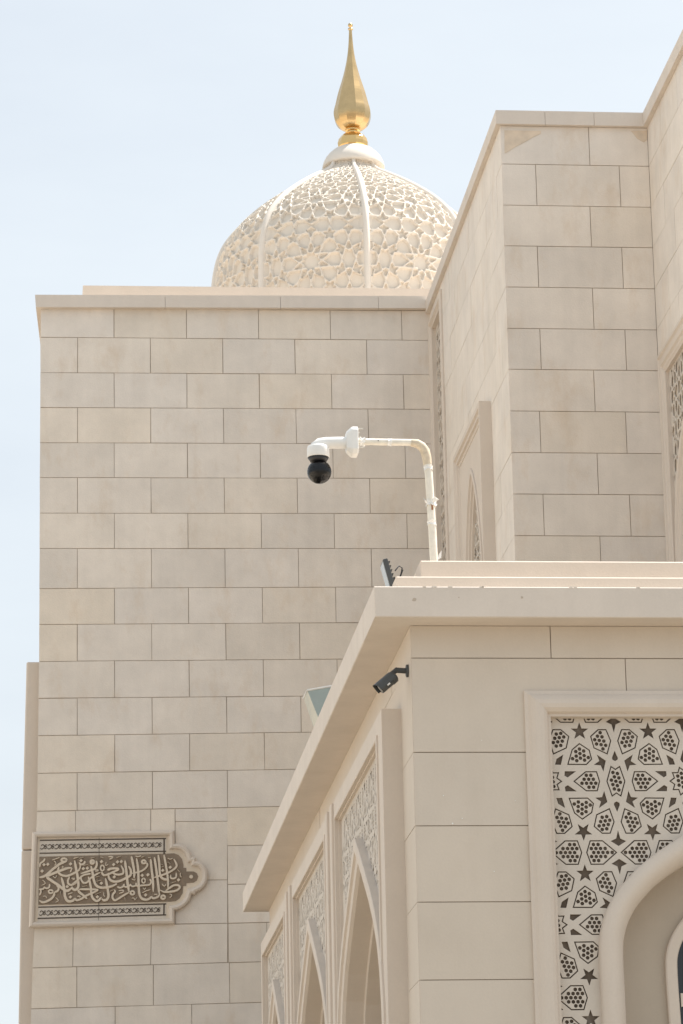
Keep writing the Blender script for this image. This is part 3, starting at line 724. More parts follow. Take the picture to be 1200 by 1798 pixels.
for (u, v, rr) in ((795, 1446, .006), (812, 1437, .004), (779, 1397, .004), (690, 1340, .006), (868, 1530, .004), (846, 1300, .003), (905, 1406, .003)):
    if u < 700: continue
    mb = MB(); c = pY(u, v, YD); mb.poly(FD, [(c[0]+rr*math.cos(a), c[1]+rr*math.sin(a)) for a in np.linspace(0, 2*PI, 8)[:-1]], -.002, .0026); mb.obj('paint_speck', 'white_paint', portico)
mb = MB(); s2, s3 = .175, .37
def step(s_, z0, z1, dy=0):
    P = front(y0+s_); mb.pbox(P, x0+s_, x1, z0, z1, -(s_*0+.25), 0, bev=.008)
    P = side(x0+s_); mb.pbox(P, -(y1-.15), -(y0+s_+.251), z0, z1, -.25, 0, bev=.008)
step(s2, ZD1-.02, 5.565); step(s3, ZD1-.015, 5.728)
mb.obj('parapet', 'parapet', portico)
mb = MB(); mb.box(x0+.65, x1, y0+.65, 34.85, ZD1, ZD1+.03); mb.obj('roof', 'parapet', portico)

# --- front window: frame, pierced panel, arch moulding, niche, inner frame, dark glass
mb = MB(); path = [(WF[0], GZ), (WF[0], WF[3]), (WF[1], WF[3]), (WF[1], GZ)]
mb.sweep(FD, path, [(-.012, 0), (-.012, .022), (.012, .03), (.03, .048), (.055, .064), (.085, .07), (.112, .064), (.135, .046), (.143, .034), (.146, .018), (.166, .018), (.168, -.075)], smooth=False)
wf = mb.obj('window', 'trim', portico); tag(wf, 'framed front panel of star lattice around an arch')
YP = YD+.05; FP = front(YP)
opx = [(1062, 1860), (1060, 1798), (1057.5, 1740), (1055, 1690), (1055, 1652), (1059, 1624), (1068, 1596), (1084, 1566), (1104, 1541), (1120, 1524), (1140, 1507), (1160, 1492), (1200, 1466), (1255, 1435), (1322, 1402)]
half = [pY(u, v, YD-.03) for u, v in opx]
XCF = half[-1][0]
half = [(half[0][0], GZ), (half[0][0], half[0][1]-1.0)]+half
half = [half[0]]+smooth_path(half[1:], 4)
apath = half+[(2*XCF-x, z) for x, z in half[::-1][1:]]
def offset_path(path, d):
    o = []; n = len(path)
    for i in range(n):
        a = Vector(path[max(0, i-1)]); b = Vector(path[min(n-1, i+1)]); t = (b-a).normalized(); o.append((path[i][0]+t.y*d, path[i][1]-t.x*d))
    return o
AW = .168
mb = MB(); mb.sweep(FD, apath, [(0, -.07), (0, .012), (.012, .026), (.035, .045), (.065, .056), (.095, .052), (.125, .034), (.15, .0), (.165, -.03), (AW, -.05), (AW, -.34)], smooth=True); mb.obj('arch', 'trim', wf)
inner = offset_path(apath, AW-.03); inner = [p for p in inner]
midp = offset_path(apath, .135)
bd = [(WF[0]-.11, GZ+.02), (WF[0]-.11, WF[3]+.09), (WF[1]+.11, WF[3]+.09), (WF[1]+.11, GZ+.02)]+[(x, max(z, GZ+.02)) for x, z in midp[::-1]]
avoid = [(x, z) for x, z in midp]
mb = MB(); add_plate(mb, FP, lattice_mesh('f', bd, 4.059, 4.162, UNIT, thick=.010), .0); mb.obj('lattice', 'lattice', wf)
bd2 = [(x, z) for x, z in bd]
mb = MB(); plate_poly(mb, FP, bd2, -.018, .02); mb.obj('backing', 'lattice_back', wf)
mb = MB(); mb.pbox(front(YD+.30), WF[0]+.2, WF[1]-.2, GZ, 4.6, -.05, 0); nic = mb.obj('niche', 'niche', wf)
ipx = [(1180, 1860), (1176, 1798), (1172, 1745), (1169.5, 1700), (1170, 1678), (1175, 1656), (1184, 1636), (1200, 1612), (1225, 1586), (1262, 1560), (1322, 1532)]
hi = [pY(u, v, YD+.26) for u, v in ipx]; hi = [(hi[0][0], GZ)]+smooth_path(hi, 4); xci = hi[-1][0]
ipath = hi+[(2*xci-x, z) for x, z in hi[::-1][1:]]
mb = MB(); mb.sweep(front(YD+.30), ipath, [(0, 0), (.0, .035), (.01, .042), (.075, .042), (.082, .03), (.082, .002)], smooth=False); mb.obj('inner_frame', 'trim', wf)
gl = offset_path(ipath, .08)
mb = MB(); plate_poly(mb, front(YD+.30), gl, .008, .012)
mb.obj('glass', 'glass_dark', wf)
mb = MB(); zb = pY(1196, 1756, YD+.28)[1]; mb.pbox(front(YD+.30), gl[0][0]+.004, gl[-1][0]-.004, zb-.045, zb+.045, .0, .03); mb.obj('transom', 'trim', wf)

# --- side windows
XF = 2.53; SF = side(XF)
bays = [(22.93, 26.09), (27.02, 30.22), (31.28, 34.10)]; ZI = 4.625
mb = MB()
hol = [(-b, -a, GZ-1, ZI) for a, b in bays]
for r in subtract((-YS1, -YS0, GZ, ZS), hol): mb.pbox(SF, r[0], r[1], r[2], r[3], -.20, 0)
# raised ribs on the mullions, near jamb and head
def rib(y0_, y1_, z1_, h): mb.pbox(SF, -y1_, -y0_, GZ, z1_, -.001, h, bev=.006)
for ym in (26.55, 30.75):
    rib(ym-.30, ym-.16, ZS-.01, .022); rib(ym+.10, ym+.26, ZS-.01, .022)
mb.obj('window_surround', 'trim', portico)
def bay(y0_, y1_, first):
    c = -(y0_+y1_)/2
    mb = MB(); path = [(-y1_, GZ), (-y1_, ZI), (-y0_, ZI), (-y0_, GZ)]
    mb.sweep(SF, path, [(-.03, -.001), (-.03, .012), (-.004, .016), (.004, .012), (.004, -.018), (.014, -.02), (.014, -.20)])
    wn = mb.obj('window', 'trim', portico)
    h = (y1_-y0_)/2
    # arch: straight-sided pointed head, measured
    pr_ = [(0, 4.20), (.28, 4.055), (.55, 3.905), (.98, 3.66), (1.25, 3.475), (1.48, 3.26), (1.62, 3.04), (1.70, 2.75), (1.73, 2.4), (1.73, GZ)]
    pr_ = [(x*h/1.58, z) for x, z in pr_]
    L = [(c-x, z) for x, z in pr_[::-1]]; ap = L+[(c+x, z) for x, z in pr_[1:]]
    mb = MB(); mb.sweep(SF, ap, [(0, -.06), (0, .014), (.012, .020), (.09, .020), (.10, .002), (.165, -.005), (.18, -.032), (.19, -.17), (.215, -.17), (.225, -.18), (.235, -.55)]); mb.obj('arch', 'trim', wn)
    ap2 = offset_path(ap, .15)
    bd = [(-y1_+.005, GZ+.05), (-y1_+.005, ZI-.005), (-y0_-.005, ZI-.005), (-y0_-.005, GZ+.05)]+[(x, max(z, GZ+.05)) for x, z in ap2[::-1]]
    bdv = [(-y1_+.005, 2.3), (-y1_+.005, ZI-.005), (-y0_-.005, ZI-.005), (-y0_-.005, 2.3)]+[p for p in ap2[::-1] if p[1] > 2.32]
    mb = MB(); add_plate(mb, SF, lattice_mesh('s', bdv, c, 4.2, UNIT, thick=.003), -.045); mb.obj('lattice', 'lattice', wn)
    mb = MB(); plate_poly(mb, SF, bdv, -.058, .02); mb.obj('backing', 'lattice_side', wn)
    mb = MB(); mb.pbox(SF, -y1_-.2, -y0_+.2, GZ, 4.3, -.66, -.62)
    ap3 = [(c+(x-c)*.80, z-.42) if z > 0 else (c+(x-c)*.80, z) for x, z in ap]
    mb.sweep(SF, ap3, [(-.3, -.40), (0, -.40), (.0, -.36), (.05, -.36), (.06, -.40), (.06, -.62)])
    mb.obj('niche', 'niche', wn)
    return wn
for i, b in enumerate(bays):
    o = bay(*b, i == 0); tag(o, ['arched side window nearest the portico corner', 'middle arched side window of the portico', 'farthest arched side window of the portico'][i])

# ================================================================== INSCRIPTION PLAQUE
YQ = YA-.02; FQ = front(YQ)
def q(u, v): return pY(u, v, YQ-.03)
plaque = thing('inscription_plaque', 'carved stone Arabic calligraphy plaque with lobed right end on the wing wall', 'plaque', (1.2, YQ, 6.6+CZ-.6))
outer = [(51, 1629), (57, 1461.5), (306, 1458), (307, 1481.5)]
lob1 = [(307, 1481.5), (316, 1482), (325, 1486), (333, 1494), (337.5, 1505)]
ntc = [(337.5, 1505), (344, 1505.5), (345, 1512)]
lob2 = [(345, 1512), (353, 1514), (361, 1522), (365, 1532), (365, 1544), (361, 1555), (353, 1563), (344.5, 1567)]
ntc2 = [(344.5, 1567), (343.5, 1571), (337, 1570.5)]
lob3 = [(337, 1570.5), (333, 1582), (325, 1591), (315, 1597), (307, 1599)]
opl = [q(*p) for p in outer+smooth_path(lob1, 3)[1:]+ntc[1:]+smooth_path(lob2, 3)[1:]+ntc2[1:]+smooth_path(lob3, 3)[1:]+[(307, 1622.5)]]
mb = MB(); mb.sweep(FQ, opl, [(0, -.02), (.0, .035), (.012, .058), (.034, .068), (.056, .058), (.068, .038), (.07, .02), (.075, .018)], closed=True); mb.obj('frame', 'trim', plaque)
mb = MB(); plate_poly(mb, FQ, [q(*p) for p in [(56, 1625), (60, 1465), (303, 1461), (304, 1486), (318, 1488), (330, 1500), (334, 1509), (341, 1514), (352, 1518), (361, 1532), (361, 1545), (352, 1558), (341, 1564), (333, 1570), (328, 1581), (315, 1592), (304, 1595), (304, 1619)]], .009, .018)
mb.obj('panel', 'plaque_light', plaque)
def qpoly(mb, pts, h0, h1): plate_poly(mb, FQ, [q(*p) for p in pts], (h0+h1)/2, h1-h0)
mb = MB()      # light top and bottom bands
qpoly(mb, [(69, 1504), (70.5, 1474), (292, 1470.5), (292, 1497)], .018, .022)
qpoly(mb, [(66.5, 1620), (67.5, 1590.5), (292, 1586), (292, 1613.5)], .018, .022)
mb.obj('band', 'plaque_white', plaque)
mb = MB()      # dark fillets
def line(pts, w, h=.026):
    P_ = [q(*p) for p in pts]; mb.ribbon(FQ, P_, w/139.0, .018, h, taper=False)
line([(70.5, 1475.4), (292, 1472.2)], 2.0); line([(70, 1498), (292, 1494.5)], 2.0, .0262); line([(288.5, 1472), (288.5, 1500)], 2.4, .0265); line([(67.5, 1592.8), (292, 1587)], 2.0, .0264)
line([(66.5, 1612.6), (292, 1606.2)], 2.2); line([(288.5, 1587.5), (288, 1607.5)], 2.4, .0268)
line([(174.5, 1471), (173.5, 1618)], .5, .0275)
# vine scrolls
def scroll(x, y, s):
    for k_, pts in enumerate(([(-6, 2.5), (-4, 4.2), (-1.5, 3.6), (.6, 1.2), (2.6, -2.4), (4.6, -3.6), (6.5, -2.0)], [(.6, 1.4), (3.0, 3.4), (5.2, 1.6), (4.4, -.6), (2.6, -.2), (3.0, 1.4)], [(-4.4, -1.0), (-2.6, -3.6), (-.2, -3.0), (1.0, -1.0)])):
        mb.ribbon(FQ, [q(x+a*s, y+b*s) for a, b in pts], 1.25/139, .018, .0272+.0003*k_, taper=True)
n = 17
for i in range(n):
    u = 77+i*12.55
    scroll(u, 1486.6-(u-70)*3.6/220, 1.0); scroll(u-2, 1603.0-(u-70)*6.0/220, 1.0)
mb.obj('scroll_border', 'plaque_dark', plaque)
mb = MB()
qpoly(mb, [(67.5, 1588.5), (69.5, 1504.5), (292, 1498.8), (306, 1498.2), (314, 1501), (320, 1508), (322.5, 1518), (322.5, 1523.5), (327.5, 1524), (327.5, 1530), (340, 1530), (346, 1533), (348.5, 1539), (346, 1546), (340, 1549.5), (327.5, 1550.5), (327.5, 1555), (322, 1555.5), (321, 1568), (316, 1577), (309, 1582), (300, 1583), (292, 1583)], .018, .024)
ground_ = mb.obj('inscription_ground', 'plaque_brown', plaque)
mb = MB(); HC = [0]
def st(org, pts, w, n=None):
    HC[0] += 1; s = 15.0
    P_ = [q(org+x/s, 1485+y/s) for x, y in pts]
    mb.ribbon(FQ, P_, w/s/139.0, .022, .040+HC[0]*.00012)
def loop(org, cx, cy, rx, ry, w):
    pts = [(cx+rx*math.cos(a), cy+ry*math.sin(a)) for a in np.linspace(0, 2*PI*1.02, 13)]; HC[0] += 1
    mb.ribbon(FQ, [q(org+x/15, 1485+y/15) for x, y in pts], w/15/139.0, .022, .040+HC[0]*.00012, taper=False)
def dot(org, x, y, r=48):
    HC[0] += 1; mb.poly(FQ, [q(org+(x+a*r)/15, 1485+(y+b*r)/15) for a, b in ((-1, .05), (-.05, .95), (1, -.05), (.05, -.95))], .022, .040+HC[0]*.00012)
A = 60
for x, y in ((265, 500), (365, 490), (215, 670), (965, 480), (875, 1080), (960, 1350)): dot(A, x, y)
loop(A, 790, 378, 68, 42, 50); st(A, [(850, 420), (700, 470), (560, 570), (420, 690), (300, 790), (210, 825), (140, 835)], 62)
st(A, [(290, 340), (250, 410), (170, 470), (150, 570)], 45)
st(A, [(990, 580), (860, 600), (640, 680), (420, 770), (350, 830), (470, 925), (640, 1040), (780, 1150), (870, 1190), (950, 1150), (1010, 1090)], 66)
st(A, [(1000, 585), (985, 630), (955, 700)], 34); st(A, [(655, 550), (640, 680), (710, 765), (850, 800), (980, 760), (1100, 700), (1210, 640)], 56)
st(A, [(1070, 390), (1100, 560), (1140, 760), (1165, 960), (1165, 1090), (1090, 1165), (1015, 1130), (1005, 1075)], 62)
st(A, [(940, 820), (895, 910), (905, 1000), (980, 1035), (1090, 985), (1180, 900)], 50)
st(A, [(725, 840), (770, 1010), (805, 1200), (820, 1340), (870, 1440), (950, 1470), (1040, 1440), (1090, 1385)], 66)
loop(A, 440, 1210, 55, 42, 42); st(A, [(600, 1040), (650, 1110), (625, 1190), (530, 1230)], 50); st(A, [(535, 1230), (525, 1310), (455, 1400), (330, 1470), (220, 1490), (140, 1440)], 54)
st(A, [(410, 1010), (400, 1090), (340, 1125), (280, 1100)], 42); st(A, [(280, 1080), (250, 1130), (190, 1150), (130, 1145)], 42); st(A, [(175, 1150), (180, 1230), (140, 1310)], 40)
for p in ([(480, 380), (580, 345), (680, 312)], [(1040, 345), (1110, 320), (1170, 300)], [(890, 1280), (960, 1255), (1020, 1240)]): st(A, p, 20)
for p in ([(520, 400), (565, 430), (575, 490), (530, 520)], [(500, 800), (560, 850), (600, 780)], [(220, 905), (280, 950), (290, 1000), (200, 1050)], [(570, 1365), (620, 1410), (640, 1450), (560, 1500)], [(240, 1340), (300, 1330), (340, 1380)], [(700, 1200), (705, 1280)], [(740, 540), (770, 560), (730, 600)]): st(A, p, 18)
A = 120
for x, y in ((340, 395), (400, 605), (505, 595), (880, 420), (875, 990), (770, 1350)): dot(A, x, y)
st(A, [(445, 410), (410, 480), (340, 495), (285, 445)], 50); st(A, [(315, 480), (315, 580), (250, 685)], 36)
loop(A, 635, 430, 40, 40, 62); st(A, [(735, 400), (755, 500), (700, 610), (560, 665), (330, 740)], 52)
st(A, [(600, 740), (520, 750), (400, 780), (300, 860), (200, 950), (100, 1015)], 44); st(A, [(345, 810), (345, 900), (410, 980), (500, 965), (570, 880), (650, 815), (760, 745), (850, 705)], 46)
st(A, [(600, 540), (640, 700), (670, 880), (720, 1020), (800, 1090), (950, 1110), (1100, 1090), (1210, 1060)], 62)
st(A, [(535, 820), (570, 960), (600, 1130), (610, 1250), (640, 1370), (720, 1450), (790, 1450), (850, 1390), (880, 1365)], 56)
st(A, [(800, 1165), (560, 1150), (290, 1150)], 50); st(A, [(270, 1160), (290, 1220), (400, 1310), (500, 1400)], 58); st(A, [(790, 1180), (640, 1245), (440, 1335), (350, 1400), (230, 1440), (180, 1400), (120, 1460), (20, 1485)], 50)
loop(A, 900, 590, 48, 70, 38); st(A, [(880, 690), (920, 765), (980, 778), (1100, 735), (1210, 700)], 50)
st(A, [(985, 860), (1020, 1040), (1050, 1200), (1060, 1330), (1020, 1420), (940, 1440), (885, 1400)], 60)
st(A, [(850, 300), (930, 320)], 24); st(A, [(1060, 295), (1165, 290), (1150, 330), (1080, 362)], 32)
for p in ([(720, 830), (830, 800)], [(750, 940), (890, 905)], [(370, 1085), (490, 1055)], [(160, 325), (270, 300)], [(290, 335), (410, 305)], [(590, 330), (710, 300)], [(400, 530), (530, 490)], [(720, 1285), (860, 1230)], [(1100, 1205), (1200, 1160)]): st(A, p, 20)
st(A, [(700, 645), (770, 640), (790, 662), (700, 680)], 24); st(A, [(240, 1335), (320, 1335), (300, 1370)], 26); st(A, [(90, 860), (175, 870), (115, 905)], 24); st(A, [(935, 1230), (940, 1310), (970, 1340)], 18); st(A, [(1000, 430), (990, 520), (1060, 490)], 18)
A = 180
for x, y in ((400, 430), (500, 420), (300, 500), (315, 825), (1050, 785), (1140, 1300)): dot(A, x, y)
st(A, [(135, 645), (250, 605), (440, 605)], 58); st(A, [(445, 630), (300, 690), (180, 750), (60, 785)], 46); st(A, [(250, 680), (330, 750), (450, 765), (545, 730), (550, 640), (490, 520)], 50)
st(A, [(690, 540), (750, 660), (740, 780), (640, 845), (480, 925), (330, 950), (215, 910), (165, 820), (170, 720)], 58)
st(A, [(595, 395), (625, 620), (650, 840), (670, 1030), (705, 1225)], 62); st(A, [(700, 1235), (560, 1310), (420, 1400), (330, 1440), (270, 1380), (275, 1290), (340, 1210), (310, 1160)], 50)
loop(A, 790, 1245, 50, 46, 48); st(A, [(765, 285), (810, 500), (840, 700), (838, 860)], 58); st(A, [(900, 330), (940, 600), (950, 850), (960, 1100), (980, 1290), (1040, 1390), (1130, 1420), (1210, 1415)], 60)
loop(A, 1090, 430, 48, 40, 50); st(A, [(1165, 450), (1185, 530), (1090, 635), (960, 695), (780, 732)], 44)
st(A, [(1210, 1040), (1050, 1050), (960, 1060)], 44); st(A, [(885, 980), (900, 1050), (960, 1065)], 40); st(A, [(890, 1050), (800, 1075), (740, 1040)], 40); st(A, [(750, 1010), (700, 1070), (610, 1090), (560, 1050)], 40); st(A, [(580, 1010), (540, 1080), (460, 1110), (390, 1080)], 42); st(A, [(385, 1000), (300, 1050), (150, 1090), (0, 1105)], 46)
loop(A, 1085, 925, 44, 60, 36); st(A, [(430, 1185), (550, 1180), (540, 1225), (440, 1262)], 28); st(A, [(870, 278), (950, 292), (1020, 262)], 24); st(A, [(370, 320), (490, 280)], 18); st(A, [(1030, 320), (1120, 272)], 16); st(A, [(770, 1390), (830, 1380), (860, 1430), (910, 1360)], 18); st(A, [(590, 1370), (605, 1440)], 18)
st(A, [(860, 870), (850, 910), (770, 880)], 18); st(A, [(1070, 1110), (1110, 1150), (1150, 1105)], 18)
A = 240
for x, y in ((300, 770), (690, 655), (885, 575), (1105, 905)): dot(A, x, y)
st(A, [(370, 355), (400, 650), (430, 900), (442, 1220)], 58); st(A, [(470, 310), (510, 560), (555, 900), (580, 1100), (600, 1290)], 58); st(A, [(570, 245), (600, 500), (620, 770), (680, 860), (770, 895), (830, 870)], 58); st(A, [(720, 240), (770, 500), (810, 750), (830, 950), (828, 1120)], 52)
st(A, [(980, 355), (1055, 500), (1025, 590), (900, 680), (740, 755), (610, 795), (460, 845)], 48); st(A, [(1045, 720), (1040, 830), (970, 870), (900, 850), (900, 770)], 40)
st(A, [(760, 1200), (880, 1110), (980, 1050), (1090, 1045), (1140, 1100), (1060, 1180), (900, 1215), (720, 1220), (620, 1170)], 50)
loop(A, 700, 1360, 50, 44, 50); st(A, [(620, 1270), (560, 1350), (450, 1390), (390, 1360), (330, 1405), (230, 1430), (130, 1390), (75, 1280)], 52); st(A, [(350, 880), (385, 960), (330, 1035), (200, 1040)], 42)
for p in ([(150, 1250), (250, 1195), (370, 1165)], [(880, 1000), (1030, 950)], [(130, 310), (230, 270)], [(670, 1010), (735, 1070), (775, 1010)], [(870, 1270), (930, 1310), (870, 1385)], [(820, 430), (890, 485)], [(1080, 630), (1135, 690)], [(1160, 720), (1150, 790), (1180, 830)], [(820, 330), (880, 360), (950, 335)], [(650, 490), (690, 510)], [(650, 570), (710, 545)]): st(A, p, 20)
st(A, [(465, 1290), (535, 1285), (520, 1310)], 26); st(A, [(305, 320), (375, 312)], 28)
mb.obj('calligraphy', 'plaque_light', plaque)
mb = MB(); c = q(336, 1539.5)
mb.poly(FQ, [(c[0]+.024*math.cos(a), c[1]+.024*math.sin(a)) for a in np.linspace(0, 2*PI, 13)[:-1]], .024, .04); mb.obj('stud', 'plaque_light', plaque)

# ================================================================== PTZ CAMERA ON BENT PIPE
YP_ = 22.95
def Q(u, v, Y=YP_): x, z = pY(u, v, Y); return Vector((x, Y, z))
base = Q(764.5, 1000)
pole = thing('conduit_pole', 'bent white painted pipe with peeling wrap rising from the portico roof', 'pipe', (base.x, base.y, ZD1+.03+CZ))
pp = [Q(764.5, 1060), Q(763.5, 1000), Q(761.5, 970), Q(759.5, 930), Q(757.5, 900), Q(755, 860), Q(753, 830), Q(750.5, 812)]
bend = [Q(749, 800), Q(745, 788), Q(737, 780), Q(727, 777.2)]
arm = [Q(715, 776.8), Q(690, 776.5), Q(660, 776), Q(628, 775.5)]
pp[0].z = ZD1+.03
mb = MB(); mb.tube(pp+[bend[0]], .029, 16); mb.tube(bend[2:]+arm, .0245, 16)
pb = mb.obj('pipe', 'pipe', pole)
mb = MB(); mb.tube([Q(751, 816), Q(749.5, 803), Q(746.5, 792), Q(741, 784), Q(733, 779), Q(722, 777.2)], [.031, .034, .0345, .034, .032, .027], 16); mb.obj('elbow', 'tape', pole)
mb = MB()
random.seed(3)
def sleeve(u, v, du, dv, rad, amp):
    """torn sleeve of wrap round the pipe"""
    c = Q(u, v); d = (Q(u+du, v+dv)-c).normalized(); x = d.cross(Vector((0, 1, 0))).normalized(); y = d.cross(x).normalized(); pts = []; n = 22
    for row in range(3):
        for k in range(n):
            a = 2*PI*k/n; j = 0 if row == 1 else (1 if row == 2 else -1)
            rr = rad+(0 if row == 1 else abs(random.gauss(0, amp))); o = j*(.010+abs(random.gauss(0, amp*1.1)))
            pts.append(c+x*(rr*math.cos(a))+y*(rr*math.sin(a))+d*o)
    mb = MB(); mb.add(pts, [(r0*n+k, r0*n+(k+1) % n, (r0+1)*n+(k+1) % n, (r0+1)*n+k) for r0 in range(2) for k in range(n)])
    o = mb.obj('torn_wrap', 'white_paint', pole); so = o.modifiers.new('s', 'SOLIDIFY'); so.thickness = .0012
sleeve(757, 884, -1, -20, .031, .013); sleeve(758.6, 919, -1, -20, .0295, .006); sleeve(636, 775.6, 20, .4, .0255, .008); sleeve(684, 776.4, 20, .4, .0252, .004); sleeve(752, 822, -1.5, -20, .0305, .005)
mb = MB()
g = Q(767, 981); mb.add([g+Vector((-.0, -.03, -.02)), g+Vector((.03, -.03, .0)), g+Vector((.034, -.03, .055)), g+Vector((.012, -.032, .022)), g+Vector((-.0, -.027, -.02)), g+Vector((.03, -.027, .0)), g+Vector((.034, -.027, .055)), g+Vector((.012, -.029, .022))], [(0, 1, 2, 3), (7, 6, 5, 4), (0, 4, 5, 1), (1, 5, 6, 2), (2, 6, 7, 3), (3, 7, 4, 0)])
mb.obj('loose_wrap', 'white_paint', pole)
mb = MB(); c = Q(757.7, 892); mb.pbox(front(c.y-.0285), c.x-.003, c.x+.009, c.z-.021, c.z+.021, -.004, .0022); mb.obj('rust_patch', 'rust', pole)
mb = MB(); c = Q(664, 775.5); mb.lathe((c.x, c.y-.025, c.z), [(0, .003), (.004, .003), (.004, -.003), (0, -.003)], 10); mb.obj('bolt', 'black', pole)

ptzc = Q(561, 800)
ptz = thing('dome_camera', 'white pan and tilt security camera with glossy black ball hanging from bent pipe', 'security camera', (ptzc.x, ptzc.y, ptzc.z+CZ-.12))
mb = MB()      # swan-neck bracket arm, rounded section, elbow at the left end
rp_ = [Q(607, 777.5), Q(590, 777.5), Q(572, 778), Q(562, 779.5), Q(556, 783.5), Q(553.8, 789)]
mb.tube([Q(612, 777.5)]+rp_[:3], [.044, .044, .043, .043], 20); mb.tube([Q(573, 778), Q(562, 779.2), Q(556.5, 783.5), Q(556, 792)], [.043, .043, .046, .048], 20)
mb.obj('bracket_arm', 'white_paint', ptz)
mb = MB()      # flanged junction plate, octagonal with chamfered nose
P_ = side(Q(628, 777).x); cz = Q(618, 776.5).z; cy = -YP_
def octo(hw, hh, ch): return [(cy-hw+ch, cz-hh), (cy+hw-ch, cz-hh), (cy+hw, cz-hh+ch), (cy+hw, cz+hh-ch), (cy+hw-ch, cz+hh), (cy-hw+ch, cz+hh), (cy-hw, cz+hh-ch), (cy-hw, cz-hh+ch)]
o1 = octo(.085, .103, .03); o2 = octo(.05, .07, .02)
v = [P_(a, b, 0) for a, b in o1]+[P_(a, b, .045) for a, b in o1]+[P_(a, b, .085) for a, b in o2]
mb.add(v, [tuple(range(8))[::-1]]+[(i, (i+1) % 8, 8+(i+1) % 8, 8+i) for i in range(8)]+[(8+i, 8+(i+1) % 8, 16+(i+1) % 8, 16+i) for i in range(8)]+[tuple(range(16, 24))])
fl = mb.obj('mounting_plate', 'white_paint', ptz); b_ = fl.modifiers.new('b', 'BEVEL'); b_.width = .008; b_.segments = 2
mb = MB()
for v_, l in ((756, .035), (763, .015), (789, .045), (796, .014)):
    mb = MB(); c = Q(628, v_); mb.tube([c+Vector((-.01, -.05, 0)), c+Vector((l, -.05, 0))], .0035, 8)
    mb.obj('screw', 'screw', ptz)
cx = Q(559.2, 800)
mb = MB(); hz_ = [(0, .002), (.055, .002), (.076, -.006), (.0805, -.02), (.0825, -.085), (.0795, -.089), (.07, -.089)]
zt = Q(559, 783).z
mb.lathe((cx.x, YP_, zt), hz_[::-1], 40); mb.obj('housing', 'white_paint', ptz)
mb = MB(); mb.lathe((cx.x, YP_, zt), [(0.03, -.12), (.060, -.118), (.0645, -.108), (.0775, -.0885), (.0, -.0875)], 40); mb.obj('collar', 'black', ptz)
cb = Q(562, 828)
mb = MB(); mb.lathe((cb.x, YP_, cb.z), [(.0835*math.sin(a), -.0835*math.cos(a)) for a in np.linspace(0, PI, 25)], 40); mb.obj('camera_ball', 'gloss_black', ptz)
# clear bubble edge catching the light
mb = MB(); mb.lathe((cb.x-.004, YP_, cb.z-.002), [(.088*math.sin(a), -.088*math.cos(a)) for a in np.linspace(0, PI*.72, 22)], 40)
mgl = bpy.data.materials.new('clear_bubble'); mgl.use_nodes = True; bb = mgl.node_tree.nodes['Principled BSDF']; bb.inputs['Transmission Weight'].default_value = 1; bb.inputs['Roughness'].default_value = .02; bb.inputs['IOR'].default_value = 1.12
mb.obj('bubble', mgl, ptz)

# ================================================================== FLOODLIGHT on the portico ledge
yf = y0+.55
def Q2(u, v): return Q(u, v, yf)
fl0 = Q2(683, 1005)
flood = thing('floodlight', 'small charcoal floodlight facing left on the portico roof ledge', 'floodlight', (fl0.x, yf, ZD1+CZ))
tilt = Matrix.Rotation(R_(-14), 3, 'Y')@Matrix.Rotation(R_(-1), 3, 'Z')
def flb(mb, x0_, x1_, y0_, y1_, z0_, z1_):
    c = Vector((fl0.x+.012, yf, Q2(683, 1036).z)); pts = []
    for z in (z0_, z1_):
        for x, y in ((x0_, y0_), (x1_, y0_), (x1_, y1_), (x0_, y1_)): pts.append(c+tilt@Vector((x, y, z)))
    mb.hexa(pts)
mb = MB(); flb(mb, -.012, .022, -.10, .10, 0.0, .205); hs = mb.obj('housing', 'dark_grey', flood); b_ = hs.modifiers.new('b', 'BEVEL'); b_.width = .005; b_.segments = 2
mb = MB()
for k_ in range(6): flb(mb, .022, .036, -.08, .08, .03+k_*.03, .036+k_*.03)
mb.obj('cooling_fins', 'dark_grey', flood)
mb = MB(); flb(mb, -.016, -.0125, -.088, .088, .014, .191); mb.obj('lens', 'lamp_glass', flood)
mb = MB(); c = Q2(692, 1012)
mb.tube([c+Vector((0, -.08, .02)), c+Vector((.03, -.06, .06)), c+Vector((.055, -.04, .05)), c+Vector((.045, -.03, -.0)), c+Vector((.03, -.02, -.05))], .0045, 8); mb.tube([c+Vector((.03, 0, -.06)), c+Vector((.045, 0, .0)), c+Vector((.06, -.02, .045))], .006, 8)
mb.obj('cable', 'black', flood)
mb = MB(); flb(mb, .036, .05, -.02, .02, -.04, .08)
mb.obj('bracket', 'dark_grey', flood)

# ================================================================== BULLET CAMERA under the cornice
cwx = XD; yb = 22.16
def Q3(u, v, Y=yb): return Q(u, v, Y)
mt = Q3(717.5, 1178); mt.x = XD-.002
bul = thing('bullet_camera', 'dark bullet security camera on the portico side wall below the cornice', 'security camera', (mt.x, mt.y, mt.z+CZ))
mb = MB(); mb.tube([mt+Vector((0.002, 0, 0)), mt+Vector((-.012, 0, 0)), mt+Vector((-.016, 0, 0))], [.044, .044, .038], 24); mb.obj('mounting_base', 'dark_grey', bul)
e1 = mt+Vector((-.085, -.004, .004)); e0 = mt+Vector((-.014, 0, 0))
mb = MB(); mb.tube([e0, e1], .019, 14); mb.tube([e1+Vector((.01, 0, .006)), e1+Vector((-.03, -.012, -.028))], .0175, 14); mb.obj('arm', 'dark_grey', bul)
dv = (Q3(661, 1213, yb-.02)-Q3(692, 1187, yb)).normalized(); s0 = Q3(694, 1187)+Vector((0, -.01, 0)); s1 = s0+dv*.155
side_ = dv.cross(Vector((0, 1, 0))).normalized()
